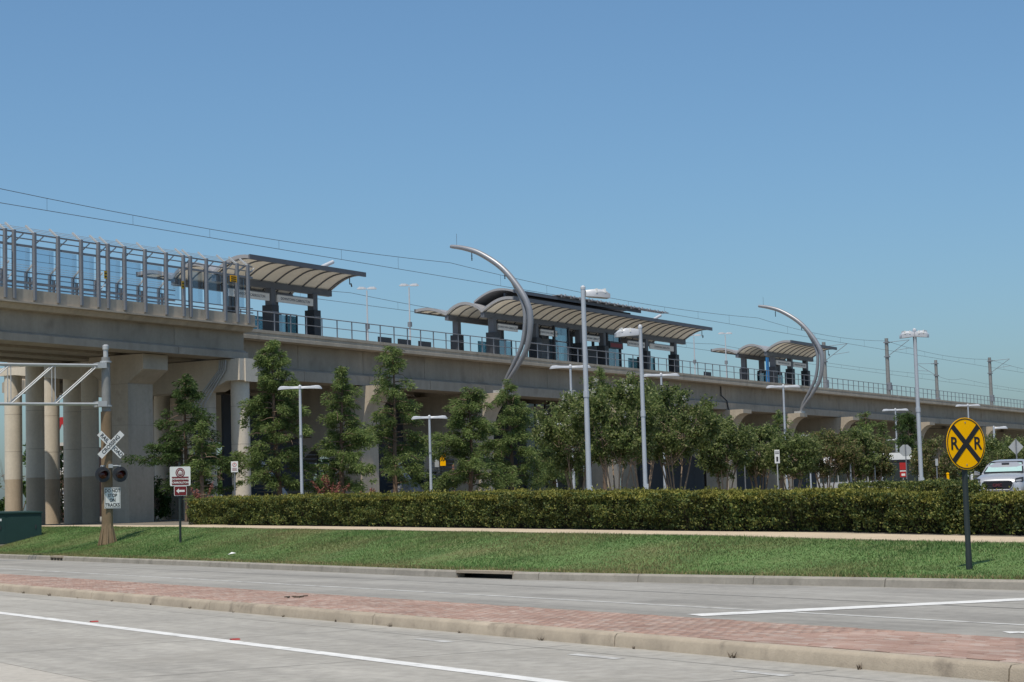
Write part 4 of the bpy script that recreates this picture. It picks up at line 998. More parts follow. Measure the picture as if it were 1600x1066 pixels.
twin_lamp(1519, 150, 632, 'twin armed lamp rising behind the yellow crossing sign', 2.0, .15)
twin_lamp(871, 128, 661, 'low twin armed lamp half hidden by the left side of the large crape myrtle', 2.0, .15)
def tall_lamp(px, Y, top, heads, label, rad=.10):
    b = gp(px, Y); z = z_of(top, b[0], Y); r = thing('tall_street_lamp', b, label, 'lamp', 'tall parking lamps')
    m = MB(); m.lathe(b, [(.26, 0), (.26, .06), (rad * 1.1, .08), (rad, .4), (rad * .85, z - b[2])], 14); m.build('pole', M_silver, r, smooth=True)
    m = MB(); m.lathe((b[0], b[1], b[2]), [(.3, 0), (.3, .35)], 14); m.build('concrete_base', M_stone, r, smooth=True)
    m = MB(); m.lathe((b[0], b[1], z), [(rad * .95, -.05), (rad * .95, .03), (.04, .09)], 12); m.build('cap', M_lamphead, r, smooth=True)
    m = MB(); m.box((b[0] + rad * .7, b[1] - .02, b[2] + 1.0), (.1, .14, .3)); m.build('hand_hole', M_silver, r)
    m = MB(); m.lathe((b[0], b[1], b[2] + (z - b[2]) * .52), [(rad * 1.12, 0), (rad * 1.12, .22)], 10); m.build('collar', M_silver, r)
    for yaw, ln, w_ in heads:
        d = np.array([cos(yaw), sin(yaw), 0]); q = np.cross(Z3, d); o = np.array([b[0], b[1], z - .22]); m = MB(); rings = []
        for t, ww, tp, bt in ((.08, .10, .13, -.10), (.3, .19, .16, -.12), (.62, .21, .17, -.14), (.88, .20, .10, -.16), (1., .16, -.02, -.17)):
            p = o + d * ln * t; rings.append([p + q * ww * w_ + Z3 * bt, p - q * ww * w_ + Z3 * bt, p - q * ww * w_ + Z3 * tp * .4, p - q * ww * .6 * w_ + Z3 * tp, p + q * ww * .6 * w_ + Z3 * tp, p + q * ww * w_ + Z3 * tp * .4])
        m.loft(rings); h = m.build('lamp_head', M_lamphead, r, smooth=True)
        m = MB()
        for t in (.45, .78): m.box(o + d * ln * t + Z3 * .10, (.05, .44 * w_, .16), (d, q, Z3))
        m.build('strap', M_white, h)
tall_lamp(922, 71, 450, [(.35, 1.02, 1.1)], 'tallest silver lamp with a single head pointing right, in front of the middle canopy')
tall_lamp(1010, 73, 511, [(pi + .2, .98, .9)], 'tall silver lamp with a single head pointing left, before the large crape myrtle', .085)
tall_lamp(1441, 92, 516, [(pi + .1, .70, 1.2), (-.5, .65, 1.2)], 'tall silver lamp with two stubby heads left of the yellow crossing sign', .105)
b = gp(1558, 120); z = z_of(667, b[0], 120); r = thing('street_lamp', b, 'single armed low lamp above the silver car', 'lamp')
m = MB(); m.lathe(b, [(.09, 0), (.07, z - b[2])], 10); m.build('pole', M_silver, r, smooth=True); lamp_head(r, np.array([b[0], b[1], z - .08]), CAMX, .85)
m = MB(); m.lathe((b[0], b[1], z), [(.07, -.05), (.03, .06)], 10); m.build('cap', M_lamphead, r)

# ================================================================== SMALL SIGNS ON POSTS
def sign_post(px, Y, ytop, ybot, w_, label, face=M_offwhite, back=False, shape='rect', yaw=0., text_s=None, tcol=None, post=M_galv, name='sign_post', marks=0, mcol=None, prad=.03):
    b = gp(px, Y); zt = z_of(ytop, b[0], Y); zb = z_of(ybot, b[0], Y); h = zt - zb; zc = (zt + zb) / 2
    r = thing(name, b, label, 'sign'); f = np.array([sin(yaw), -cos(yaw), 0]); rt = np.array([cos(yaw), sin(yaw), 0])
    m = MB(); m.lathe(b - Z3 * .2, [(prad, 0), (prad, zt - b[2] + .2)], 8); m.build('post', post, r, smooth=True)
    c = np.array([b[0], b[1], zc]) + f * (-.05 if back else .05); m = MB()
    if shape == 'rect': m.box(c, (w_, h, .012), (rt, Z3, f))
    elif shape == 'oct': m.prism([c + rt * (w_ / 2 / cos(pi / 8)) * cos(pi / 8 + k * pi / 4) + Z3 * (h / 2 / cos(pi / 8)) * sin(pi / 8 + k * pi / 4) for k in range(8)], f * .012)
    else: m.prism([c + rt * w_ / 2, c + Z3 * h / 2, c - rt * w_ / 2, c - Z3 * h / 2], f * .012)
    p = m.build('panel', face, r)
    for k in range(marks):
        m = MB(); m.box(c + f * .008 + Z3 * (h * (.32 - .64 * k / max(1, marks - 1))), (w_ * .7, h * .09, .004), (rt, Z3, f)); m.build('printed_mark', mcol or M_black, p)
    if text_s: text(text_s, w_ * .8, c + f * .012, rt, Z3, tcol or M_black, p, depth=.004)
    return r, c, f, rt, h
r, c, f, rt, h = sign_post(368, 92, 721, 738, .33, 'small white parking rule sign beside the lit bridge column', post=M_greymetal)
p = [o for o in r.children if o.name.startswith('panel')][0]
m = MB(); m.lathe(c + f * .008 + Z3 * .1, [(.10, 0), (.10, .003)], 18, (rt, Z3, f)); m.build('red_ring', M_red, p); m = MB(); m.lathe(c + f * .012 + Z3 * .1, [(.075, 0), (.075, .002)], 18, (rt, Z3, f)); m.build('ring_centre', M_offwhite, p)
text('P', .15, c + f * .016 + Z3 * .1, rt, Z3, M_black, p, depth=.002)
m = MB()
for k in range(3): m.box(c + f * .008 - Z3 * (.07 + .055 * k), (.22, .022, .004), (rt, Z3, f))
m.build('printed_lines', M_maroon, p)
r, c, f, rt, h = sign_post(694, 112, 709, 728, .33, 'yellow bus stop sign between the middle cypresses', face=M_yellow, post=M_char, name='bus_stop_sign', marks=0)
m = MB(); m.box(c + f * .01 + Z3 * h * .22, (.2, .1, .004), (rt, Z3, f)); m.build('printed_mark', mat('orange_print', (.45, .20, .01)), r)
sign_post(684.5, 111, 715, 730, .24, 'small grey timetable board left of the yellow bus stop sign', face=M_galv, post=M_char)
r, c, f, rt, h = sign_post(1217, 92, 703, 724, .24, 'narrow white sign with black arrow in front of the crape myrtle row', marks=0)
m = MB(); m.box(c + f * .009 + Z3 * h * .34, (.2, .03, .004), (rt, Z3, f)); m.box(c + f * .009 + Z3 * h * .22, (.2, .03, .004), (rt, Z3, f)); m.lathe(c + f * .008 - Z3 * h * .08, [(.05, 0), (.05, .004)], 12, (rt, Z3, f)); m.box(c + f * .009 - Z3 * h * .22, (.09, .2, .004), (rt, Z3, f)); m.build('printed_marks', M_black, r)
sign_post(1262.5, 96, 705, 717, .17, 'narrow grey sign back right of the small twin armed lamp', face=M_galv, post=M_greymetal)
sign_post(1288, 97, 710, 717, .17, 'tiny grey sign on a dark post in the crape myrtle row', face=M_galv, post=M_greymetal)
sign_post(1166, 95, 700, 712, .28, 'small pale sign half hidden in the first small crape myrtle', face=M_galv, post=M_greymetal)
sign_post(1331, 97, 708, 724, .17, 'narrow pale sign on a light post at the right end of the myrtle row', face=M_galv, post=M_silver, prad=.045)
sign_post(1369, 98, 700, 718, .15, 'narrow pale sign just left of the bus', face=M_galv, post=M_galv)
sign_post(1418.5, 100, 695, 713, .60, 'octagonal grey sign back in front of the bus', face=M_galv, back=True, shape='oct', post=M_greymetal)
r, c, f, rt, h = sign_post(1413, 104, 723, 734, .36, 'red regulatory sign with a smaller red and white plate below, before the bus', face=M_red, post=M_galv)
m = MB(); m.box(c - Z3 * (h * .5 + .22), (.36, .36, .012), (rt, Z3, f)); p = m.build('lower_plate', M_red, r); text('NO', .14, c - Z3 * (h * .5 + .2) + f * .011, rt, Z3, M_white, p, depth=.004) if False else None
m = MB(); m.box(c - Z3 * (h * .5 + .07) + f * .008, (.36, .06, .004), (rt, Z3, f)); m.box(c - Z3 * (h * .5 + .27) + f * .008, (.2, .12, .004), (rt, Z3, f)); m.build('white_band', M_white, r)
sign_post(1466, 96, 717, 728, .13, 'slim pale sign between the tall twin headed lamp and the yellow sign', face=M_galv, post=M_greymetal)
sign_post(1592, 84, 686, 711, .66, 'diamond shaped grey sign back above the silver car', face=M_galv, back=True, shape='diamond', post=M_greymetal)
b = gp(1485, 84); r = thing('bollard', b, 'slanting yellow post seen below the yellow crossing sign', 'bollard'); m = MB(); m.tube([b, b + np.array([-.06, 0, 1.25])], .06, 10); m.build('post', M_yellow, r, smooth=True); m = MB(); m.lathe(b + np.array([-.06, 0, 1.25]), [(.07, -.02), (.07, .03), (.02, .05)], 10); m.build('cap', M_yellow, r)
b = gp(1521, 80); r = thing('bollard', b, 'thin white marker post just left of the silver car', 'bollard'); m = MB(); m.lathe(b, [(.035, 0), (.035, 1.15)], 8); m.build('post', M_white, r); m = MB(); m.lathe(b + Z3 * 1.15, [(.045, 0), (.045, .05)], 8); m.build('cap', M_white, r)
for (x, y), nm in (((147, 972), 'red raised road marker on the lane line at the left'), ((367, 1000), 'red raised road marker on the lane line further right')):
    d = ray(x, y); p = EYE + d * (-EYE[2] / d[2]); m = MB(); m.prism([p + ED * a + Z3 * z - EM * .055 for a, z in ((-.05, 0), (.05, 0), (.028, .018), (-.028, .018))], EM * .11); o = m.build('road_marker', mat('dull_red_marker', (.30, .04, .035), .6), None, org=p); tag(o, nm, 'road marker')
d = ray(362, 867); p = kpt(q_at(362, 1.0), 1.0, .04); m = MB(); m.add([p + x * ED + y * EM + Z3 * z for x, y, z in ((-.14, -.07, .02), (.12, -.09, .05), (.15, .08, .07), (-.1, .08, .03), (0, 0, .1))], [(0, 1, 4), (1, 2, 4), (2, 3, 4), (3, 0, 4)]); tag(m.build('litter', M_white, None, org=p), 'scrap of white paper lying on the grass bank', 'litter')
p = S(-29.4, 13.4, .165); m = MB()
for k in range(9): a = random.uniform(0, 6.28); q = p + np.array([random.uniform(-.25, .25), random.uniform(-.2, .2), .01]); m.box(q, (random.uniform(.08, .2), .03, .015), (np.array([cos(a), sin(a), 0]), np.array([-sin(a), cos(a), 0]), Z3))
tag(m.build('dead_leaves', M_soil, None, org=p, kind='stuff'), 'few dry leaves lying on the brick median', 'leaves')

# ================================================================== TREES
def limb_tube(m, pts, r0, r1, n=6): m.tube(pts, list(np.linspace(r0, r1, len(pts))), n)
def cypress(px, Y, top, rad, label, dens=1., dark=False, low=.2, seed=0, lean=0., nb=40):
    """trunk, drooping limbs and feathery sprays gathered in uneven clumps"""
    nb = int(nb * 1.25); g = np.random.default_rng(100 + seed); b = gp(px, Y); H = z_of(top, b[0], Y) - b[2]
    r = thing('bald_cypress', b, label, 'tree', 'bald cypress trees')
    trunk = MB(); pts = [b + np.array([lean * t + .07 * sin(5 * t + seed), .04 * cos(4 * t), H * t * .985]) for t in np.linspace(0, 1, 9)]; trunk.tube(pts, list(.13 * (1 - np.linspace(0, 1, 9)) ** .8 + .015), 8)
    C_, D_ = [], []; ph = g.uniform(0, 6.28, 3); full = g.uniform(.5, .85)
    for i in range(nb):
        t = low + (1 - low) * ((i + g.random()) / nb) ** .9; z = H * t; tt = (t - low) / (1 - low)
        prof = (1 - tt) ** full * (.72 + .28 * min(1, tt / .2)); a = i * 2.399 + g.normal(0, .5)
        L_ = 1.1 * rad * (prof * g.uniform(.35, 1.3) * (1 + .22 * sin(2 * a + tt * 6 + ph[0]) + .14 * sin(tt * 17 + ph[1])) + .08)
        d = np.array([cos(a), sin(a), 0]); side = np.cross(Z3, d); rise = g.uniform(.1, .55); o = b + np.array([lean * t, 0, z])
        us = np.linspace(0, 1, 6); P = np.array([o + d * L_ * u + side * (.15 * L_ * sin(3 * u + i)) + Z3 * L_ * (rise * u - (.30 + .25 * g.random()) * u * u) for u in us])
        limb_tube(trunk, list(P), .032, .007, 4)
        if g.random() < .12: continue
        nc = max(2, int(2 + 2.2 * L_))
        for k in range(nc):
            u = min(1.05, .28 + .75 * (k + g.random()) / nc); c0 = np.array([np.interp(u, us, P[:, q]) for q in range(3)]) + side * g.normal(0, .10 * L_) + Z3 * g.normal(-.02, .06)
            sz = g.uniform(.16, .40) * (.75 + .35 * min(L_ / 1.5, 1)); n = int(dens * 82 * (sz / .3) ** 1.8 * g.uniform(.6, 1.3))
            q = g.normal(0, 1, (n, 3)); q /= np.linalg.norm(q, axis=1)[:, None]; rr = g.random(n) ** .5
            c = c0 + (d * (q[:, :1] * 1.25) + side * q[:, 1:2] + Z3 * (q[:, 2:3] * .8 - .12 * rr[:, None])) * (sz * rr)[:, None]
            C_.append(c); D_.append(d * (.55 + q[:, :1] * .8) + side * (q[:, 1:2] * .9) + Z3 * (q[:, 2:3] * .5 - .28) + g.normal(0, .3, (n, 3)))
    nT = int(70 * dens); C_.append(b + np.array([lean, 0, H]) + np.c_[g.normal(0, .10, nT), g.normal(0, .10, nT), -g.random(nT) * 1.0]); D_.append(g.normal(0, .6, (nT, 3)) + Z3 * .6)
    c = np.concatenate(C_); d = np.concatenate(D_); v, f = leaf_mesh(c, d, g.uniform(.12, .25, len(c)), g.uniform(.03, .062, len(c)))
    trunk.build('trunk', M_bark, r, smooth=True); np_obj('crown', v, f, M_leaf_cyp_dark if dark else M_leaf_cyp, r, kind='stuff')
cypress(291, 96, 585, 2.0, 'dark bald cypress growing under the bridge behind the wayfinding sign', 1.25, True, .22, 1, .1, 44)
cypress(318, 93, 660, 1.0, 'short light green cypress right of the wayfinding sign under the bridge', 1.1, False, .2, 21, 0, 26)
cypress(438, 96, 534, 1.95, 'tallest bald cypress just right of the lit bridge column', 1.5, False, .16, 2, -.25, 60)
cypress(537, 97, 572, 2.05, 'bald cypress right of the leftmost twin armed lamp', 1.3, False, .18, 3, 0, 50)
cypress(621, 101, 543, 2.1, 'tall open bald cypress left of the shorter twin armed lamp', 1.0, False, .18, 4, -.1, 44)
cypress(737, 106, 607, 2.25, 'bald cypress right of the yellow bus stop sign', 1.35, False, .2, 5, 0, 48)
cypress(800, 110, 597, 2.1, 'bald cypress below the foot of the left crescent mast', 1.15, False, .2, 6, 0, 46)
cypress(945, 112, 574, .8, 'slim young cypress whose tip rises above the large crape myrtle', .8, False, .3, 7, 0, 34)
cypress(1222, 140, 643, 1.4, 'cypress top between the two flared pier brackets at right', .8, False, .3, 8, 0, 30)
cypress(1356, 130, 645, 1.35, 'cypress right of the small canopy end pier', .85, False, .2, 9, 0, 32)
cypress(1384, 138, 660, 1.3, 'pale cypress behind the bus lamp', .8, False, .2, 10, 0, 28)
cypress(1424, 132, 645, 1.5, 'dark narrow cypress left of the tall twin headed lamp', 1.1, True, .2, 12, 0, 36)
cypress(866, 116, 650, 1.7, 'drooping cypress left of the large crape myrtle', 1.0, False, .2, 13, 0, 36)
def myrtle(px, Y, top, rad, label, n=15000, seed=0, flowers=0, mt=M_leaf_crape, stems=6, crown_low=.40, leaf=.15, bark=M_barkpale, name='crape_myrtle', cat='tree', group='crape myrtles', nclump=80, tip=1.):
    g = np.random.default_rng(300 + seed); b = gp(px, Y); H = z_of(top, b[0], Y) - b[2]
    r = thing(name, b, label, cat, group); tr = MB()
    zc = H * (crown_low + (1 - crown_low) * .46); rz = H * (1 - crown_low) * .5
    cl = []
    for i in range(nclump):
        d = g.normal(size=3); d /= np.linalg.norm(d); k = g.uniform(.45, 1.0) ** .6; p = np.array([d[0] * rad * k, d[1] * rad * k, zc + d[2] * rz * k * .95]); cl.append((p, d, g.uniform(.7, 1.25)))
    for i in range(stems):
        a = 2 * pi * i / stems + g.normal(0, .3); d = np.array([cos(a), sin(a), 0]); q = b + d * .12
        P = [q, q + d * rad * .14 + Z3 * H * .17, q + d * rad * .28 + Z3 * H * .36, q + d * rad * .42 + Z3 * H * .56, q + d * rad * .5 + Z3 * H * .78]; limb_tube(tr, P, .05, .012, 6)
        for p, dd, _ in [cl[j] for j in range(i, nclump, stems)][:7]:
            s0 = P[2 + g.integers(0, 2)]; limb_tube(tr, [s0, (s0 + b + p) / 2 - Z3 * .08, b + p], .018, .006, 4)
    n = int(n * (1.05 if leaf < .3 else 1)); per = n // nclump; C_, D_ = [], []
    for p, dd, sz in cl:
        m_ = int(per * sz); rr = .24 * rad ** .5 * sz; c = g.normal(0, rr * .55, (m_, 3)) * [1, 1, .8] + p
        # shoots pointing outward and up
        ns = 5; sh = g.normal(0, .55, (ns, 3)) + dd * .7 + Z3 * (.75 * tip); sh /= np.linalg.norm(sh, axis=1)[:, None]; kk = g.integers(0, ns, m_); tt = g.random(m_) * rr * 2.0
        c = c * .45 + .55 * p + sh[kk] * tt[:, None] + g.normal(0, .05, (m_, 3))
        C_.append(c + b); D_.append(sh[kk] * .4 + g.normal(0, .7, (m_, 3)))
    c = np.concatenate(C_); d = np.concatenate(D_); v, f = leaf_mesh(c, d, g.uniform(leaf * .7, leaf * 1.3, len(c)), g.uniform(leaf * .42, leaf * .62, len(c)))
    tr.build('trunk', bark, r, smooth=True); np_obj('crown', v, f, mt, r, kind='stuff')
    if flowers:
        C_ = []
        ups = [q for q in cl if q[1][2] > -.1]
        for i in range(flowers):
            p, dd, _ = ups[g.integers(0, len(ups))]; o = b + p + (dd * .7 + Z3 * .5) * g.uniform(.15, .45) * rad ** .5 + g.normal(0, .1, 3); C_.append(o + g.normal(0, .05, (26, 3)) * [1, 1, 1.5])
        c = np.concatenate(C_); v, f = leaf_mesh(c, g.normal(size=(len(c), 3)), .05, .045); np_obj('blossom', v, f, M_flower, r, kind='stuff')
myrtle(905, 82, 622, 1.55, 'white flowering crape myrtle left of the tallest lamp', 13000, 1, 26)
myrtle(965, 79, 597, 1.75, 'tall white flowering crape myrtle between the two tall lamps', 17000, 2, 30)
myrtle(1058, 84, 606, 1.75, 'large crape myrtle right of the lamp whose head points left', 17000, 3, 8)
myrtle(1005, 90, 604, 1.5, 'crape myrtle half hidden behind the two big flowering ones', 12000, 4, 6)
myrtle(1134, 92, 664, 1.15, 'first small crape myrtle right of the large ones', 10000, 5, 2)
myrtle(1188, 96, 670, 1.15, 'second small crape myrtle of the row right of the large ones', 9000, 6)
myrtle(1240, 94, 679, 1.2, 'small crape myrtle behind the narrow white arrow sign', 9500, 7)
myrtle(1293, 96, 678, 1.25, 'small crape myrtle right of the small lamp under the viaduct', 9500, 8, mt=M_leaf_crape2)
myrtle(1340, 98, 676, 1.1, 'crape myrtle above the left end of the second hedge', 9000, 9)
myrtle(1370, 99, 690, .75, 'reddish crape myrtle left of the bus lamp', 7500, 10, mt=M_leaf_crape2)
myrtle(1468, 104, 694, 1.3, 'small crape myrtle between the tall twin headed lamp and the yellow sign', 8000, 11, mt=M_leaf_crape2)
myrtle(1548, 108, 694, 1.5, 'broad crape myrtle behind the silver car', 9000, 12)
myrtle(1585, 112, 690, 1.4, 'crape myrtle at the right edge behind the diamond sign', 8000, 13)
myrtle(238, 112, 752, .9, 'green bush between the wide pier and the lit column', 5000, 15, mt=M_leaf_bush, crown_low=.05, name='bush', cat='bush', group='bushes under the bridge')
myrtle(98, 122, 700, 1.3, 'green bush seen between the left round columns', 6000, 16, mt=M_leaf_bush, crown_low=.05, name='bush', cat='bush', group='bushes under the bridge')
myrtle(670, 135, 735, 1.0, 'green bush behind the bus stop sign', 4000, 17, mt=M_leaf_bush, crown_low=.05, name='bush', cat='bush', group='bushes under the viaduct')
myrtle(780, 150, 735, 1.1, 'green bush in front of the brick building windows', 4000, 18, mt=M_leaf_bush, crown_low=.05, name='bush', cat='bush', group='bushes under the viaduct')
# trees far behind the viaduct
far = [(30, 260, 690, 6), (330, 235, 640, 6.5), (395, 250, 655, 6), (470, 240, 650, 6), (1010, 270, 668, 6.5), (1090, 265, 680, 6), (1170, 270, 676, 6.5), (1250, 290, 690, 6), (1330, 300, 690, 6), (1400, 320, 692, 6.5), (1490, 330, 708, 6), (1570, 340, 712, 6.5), (1640, 330, 705, 7)]
wh = ['at the far left behind the round columns', 'behind the lit bridge column', 'behind the tallest cypress', 'behind the leftmost twin armed lamp', 'behind the large crape myrtle', 'right of the large crape myrtle, far behind', 'far behind the first small crape myrtle', 'far behind the second crescent mast', 'far behind the second hedge', 'far behind the bus', 'far behind the yellow crossing sign', 'far behind the silver car', 'at the far right edge']
for i, ((px, Y, top, rad), nm) in enumerate(zip(far, wh)):
    myrtle(px, Y, top, rad, 'distant broad dark tree ' + nm, 5200, 40 + i, mt=M_leaf_bush, stems=5, crown_low=.12, leaf=.55, bark=M_bark, name='distant_tree', group='distant trees', nclump=46, tip=.3)
# second hedge
def flat_base(y0):
    return lambda q, o: np.array([q, y0 + o, float(zs(y0 + o))])
xa, xb = gp(1322, 60)[0], gp(1532, 60)[0]
EMs = EM; EM_keep = EM.copy()
hedge(xa, xb, 0., 1.3, 1.0, 'second shorter hedge behind the long one at the right', nper=1100, seed=4, base=flat_base(60.), top=M_leaf_hedge, side=M_leaf_hedge)
# reddish flowering stalks behind the hedge
def yucca(px, Y, label, n=9, hgt=1.6, seed=0):
    g = np.random.default_rng(seed + 900); b = gp(px, Y); r = thing('red_yucca', b, label, 'plant', 'red flowering plants'); m = MB(); C_ = []
    for i in range(n):
        a = g.uniform(0, 2 * pi); l = hgt * g.uniform(.6, 1.); d = np.array([cos(a), sin(a), 0]) * g.uniform(.15, .6)
        P = [b, b + d * l * .4 + Z3 * l * .6, b + d * l + Z3 * l * .95]; m.tube(P, [.015, .012, .008], 5); C_.append(P[2] + g.normal(0, .04, (60, 3)) - np.outer(g.random(60), P[2] - P[1]) * .7)
    m.build('stalk', mat('red_stalk', (.14, .055, .04), .8), r); c = np.concatenate(C_); v, f = leaf_mesh(c, g.normal(size=(len(c), 3)), .08, .045); np_obj('flowers', v, f, ramp_mat('red_flower', [(.14, .045, .035), (.24, .10, .075)]), r, kind='stuff')
    C_ = b + np.c_[g.normal(0, .15, 120), g.normal(0, .15, 120), g.random(120) * .5]; v, f = leaf_mesh(C_, g.normal(0, .5, (120, 3)) + Z3, .6, .03); np_obj('leaf_blades', v, f, M_leaf_bush, r, kind='stuff')
yucca(518, 84, 'red flowering stalks rising behind the hedge right of the leftmost lamp', 12, 2.1, 1); yucca(318, 84, 'red flowering stalks by the conduits at the hedge corner', 6, 1.9, 2); yucca(572, 86, 'thin red stalks behind the hedge before the second cypress', 5, 1.5, 3)

# ================================================================== BUILDINGS AND STATION STRUCTURES BEHIND
def brick_building(pxa, pxb, Y, ztop, label, floors, nwin, coping=True, name='brick_building'):
    a, b = gp(pxa, Y), gp(pxb, Y); wd = b[0] - a[0]; z0 = float(zs(Y)); r = thing(name, [(a[0] + b[0]) / 2, Y, z0], label, 'building')
    xs = np.linspace(a[0], b[0], nwin * 2 + 2); ww = wd / (nwin * 1.9); cxs = [a[0] + wd * (i + .5) / nwin for i in range(nwin)]
    fh = (ztop - z0) / floors
    # wall built as piers and bands round real openings
    wl_ = [(z0 + fh * k + fh * .28, z0 + fh * k + fh * .80) for k in range(floors)]
    m = MB(); prevz = z0 - .5
    for s0, s1 in wl_:
        m.box(((a[0] + b[0]) / 2, Y + .2, (prevz + s0) / 2), (wd, .4, s0 - prevz)); prevz = s1
        edges = [a[0]] + [e for c in cxs for e in (c - ww / 2, c + ww / 2)] + [b[0]]
        for e0, e1 in zip(edges[0::2], edges[1::2]): m.box(((e0 + e1) / 2, Y + .2, (s0 + s1) / 2), (e1 - e0, .4, s1 - s0))
    m.box(((a[0] + b[0]) / 2, Y + .2, (prevz + ztop) / 2), (wd, .4, ztop - prevz)); m.build('wall', M_brickwall, r)
    m = MB(); m.box(((a[0] + b[0]) / 2, Y + 6.4, (z0 + ztop) / 2), (wd - .1, 12, ztop - z0 - .3)); m.build('building_core', M_brickwall, r)
    if coping: m = MB(); m.box(((a[0] + b[0]) / 2, Y + .15, ztop + .15), (wd + .5, .8, .35)); m.build('coping', M_stone, r)
    for s0, s1 in wl_:
        m = MB(); m.box(((a[0] + b[0]) / 2, Y - .03, s0 - .16), (wd, .12, .22)); m.build('stone_band', M_stone, r)
        for c in cxs:
            m = MB()
            for x in (-ww / 2 + .06, 0, ww / 2 - .06): m.box((c + x, Y + .12, (s0 + s1) / 2), (.12, .1, s1 - s0))
            for z in (s0 + .06, s0 + (s1 - s0) * .62, s1 - .06): m.box((c, Y + .115, z), (ww, .1, .12))
            wf = m.build('window', M_white, r); m = MB(); m.box((c, Y + .2, (s0 + s1) / 2), (ww, .02, s1 - s0)); m.build('pane', M_darkglass, wf)
            m = MB(); m.box((c, Y - .04, s1 + .14), (ww + .3, .12, .26)); m.build('lintel', M_stone, wf)
    return r
brick_building(640, 905, 205, 11.5, 'red brick building with white framed windows seen under the middle of the viaduct', 2, 8)
brick_building(176, 262, 190, 10.1, 'dark brick building with pale coping seen beside the wide pier', 2, 3)
brick_building(84, 146, 200, 8.7, 'brick building carrying red rooftop letters, seen between the left columns', 2, 3)
for px, ch_ in ((98.5, 'W'), (127, 'N')):
    b = gp(px, 199.6); z = 9.05; r = thing('rooftop_letter', [b[0], 199.6, z], 'red rooftop letter %s seen between the left columns' % ch_, 'sign')
    text(ch_, 3.4, (b[0], 199.6, z + 1.25), CAMX, Z3, M_red, r, 'letter', bold=.05, depth=.25)
    for dx in (-.7, .7): m = MB(); m.tube([(b[0] + dx, 199.75, z - .1), (b[0] + dx, 199.75, z + 1.6)], .05, 6); m.build('support', M_greymetal, r)
# charcoal stair enclosures below the platform
def stair_tower(px0, px1, u, ztop, label, pitch):
    s0, s1 = s_at(px0, u, -8), s_at(px1, u, -8); r = thing('stair_enclosure', V((s0 + s1) / 2, u, GH), label, 'stairs')
    L_ = s1 - s0; hh = ztop
    for k, (a, b) in enumerate(vsegs(s0, s1, 2.0)):
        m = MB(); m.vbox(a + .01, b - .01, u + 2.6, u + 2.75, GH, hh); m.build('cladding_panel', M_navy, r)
    m = MB(); m.prism([V(s0, u, h) if False else V(a, u, h) for a, h in ((s0 + .3, GH + 3.1), (s0 + .3, GH + 3.6), (s0 + L_ * .55, GH + .3), (s0 + L_ * .55, GH), (s0 + L_ * .5, GH))], VN * .12); m.build('stringer', M_silver, r)
    n = 14
    for k in range(n):
        t = k / n; a = s0 + .3 + (L_ * .55 - .3) * t; h = GH + 3.2 * (1 - t); m = MB(); m.vbox(a, a + .3, u + .14, u + 1.9, h - .06, h); m.build('tread', M_concg, r)
    # landing with horizontal louvre rails
    a0, a1 = s0 + L_ * .58, s1
    for a in (a0, (a0 + a1) / 2, a1 - .06): m = MB(); m.vbox(a, a + .06, u, u + .06, GH, GH + 4.2); m.build('landing_post', M_char, r)
    for k in range(9): m = MB(); m.vbox(a0, a1, u + .01, u + .05, GH + 1.7 + .26 * k, GH + 1.76 + .26 * k); m.build('landing_rail', M_greymetal, r)
    m = MB(); m.vbox(a0, a1, u, u + 2.4, GH + 1.4, GH + 1.6); m.build('landing', M_concg, r)
    return r
stair_tower(404, 520, 4.2, -3.2, 'dark clad stair enclosure with silver stringer behind the leftmost lamp', 1)
stair_tower(618, 712, 4.2, -3.2, 'dark clad stair enclosure with silver stringer behind the shorter twin armed lamp', 1)
for px0, px1, u, nm in ((1130, 1300, 8.0, 'added dark wall standing in for shade under the viaduct behind the small crape myrtles'), (1000, 1100, 8.0, 'dark clad station wall under the viaduct behind the large crape myrtle'), (520, 566, 8.5, 'dark clad station wall behind the second cypress')):
    s0, s1 = s_at(px0, u, -8), s_at(px1, u, -8); r = thing('dark_wall', V((s0 + s1) / 2, u, GH), nm, 'wall')  # first two walls added dark, standing in for shade below the deck
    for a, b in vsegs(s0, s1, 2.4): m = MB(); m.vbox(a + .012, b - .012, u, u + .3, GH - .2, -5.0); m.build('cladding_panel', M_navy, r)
    m = MB(); m.vbox(s0, s1, u - .06, u + .36, -5.0, -4.85); m.build('capping', M_greymetal, r)
# louvre rails high under the deck
s0, s1 = s_at(634, 7, -4), s_at(688, 7, -4); r = thing('louvre_screen', V((s0 + s1) / 2, 7, -6), 'pale horizontal louvres under the deck above the shorter twin armed lamp', 'louvre')
for k in range(7): m = MB(); m.vbox(s0, s1, 7, 7.06, -5.9 + .36 * k, -5.84 + .36 * k); m.build('louvre', M_galv, r)
for a in (s0, (s0 + s1) / 2, s1): m = MB(); m.vbox(a, a + .08, 7.07, 7.15, -6.1, -2.8); m.build('upright', M_char, r)
# glazed lobby
s0, s1 = s_at(822, 3.2, -8), s_at(884, 3.2, -8); r = thing('glazed_lobby', V((s0 + s1) / 2, 3.2, GH), 'dark glass lift lobby under the viaduct left of the large crape myrtle', 'lobby')
for a in np.linspace(s0, s1, 5): m = MB(); m.vbox(a - .06, a + .06, 3.1, 3.25, GH, -3.0); m.build('mullion', M_char, r)
for h in np.arange(GH + .2, -3, 1.9): m = MB(); m.vbox(s0, s1, 3.12, 3.22, h, h + .1); m.build('transom', M_char, r)
for k, (a, b) in enumerate(vsegs(s0, s1, (s1 - s0) / 4)): m = MB(); m.vbox(a + .06, b - .06, 3.16, 3.18, GH, -3.0); m.build('glass_pane', M_darkglass, r)
m = MB(); m.vbox(s0 + .1, s1 - .1, 3.4, 6, GH, -3.1); m.build('shaft', M_navy, r)
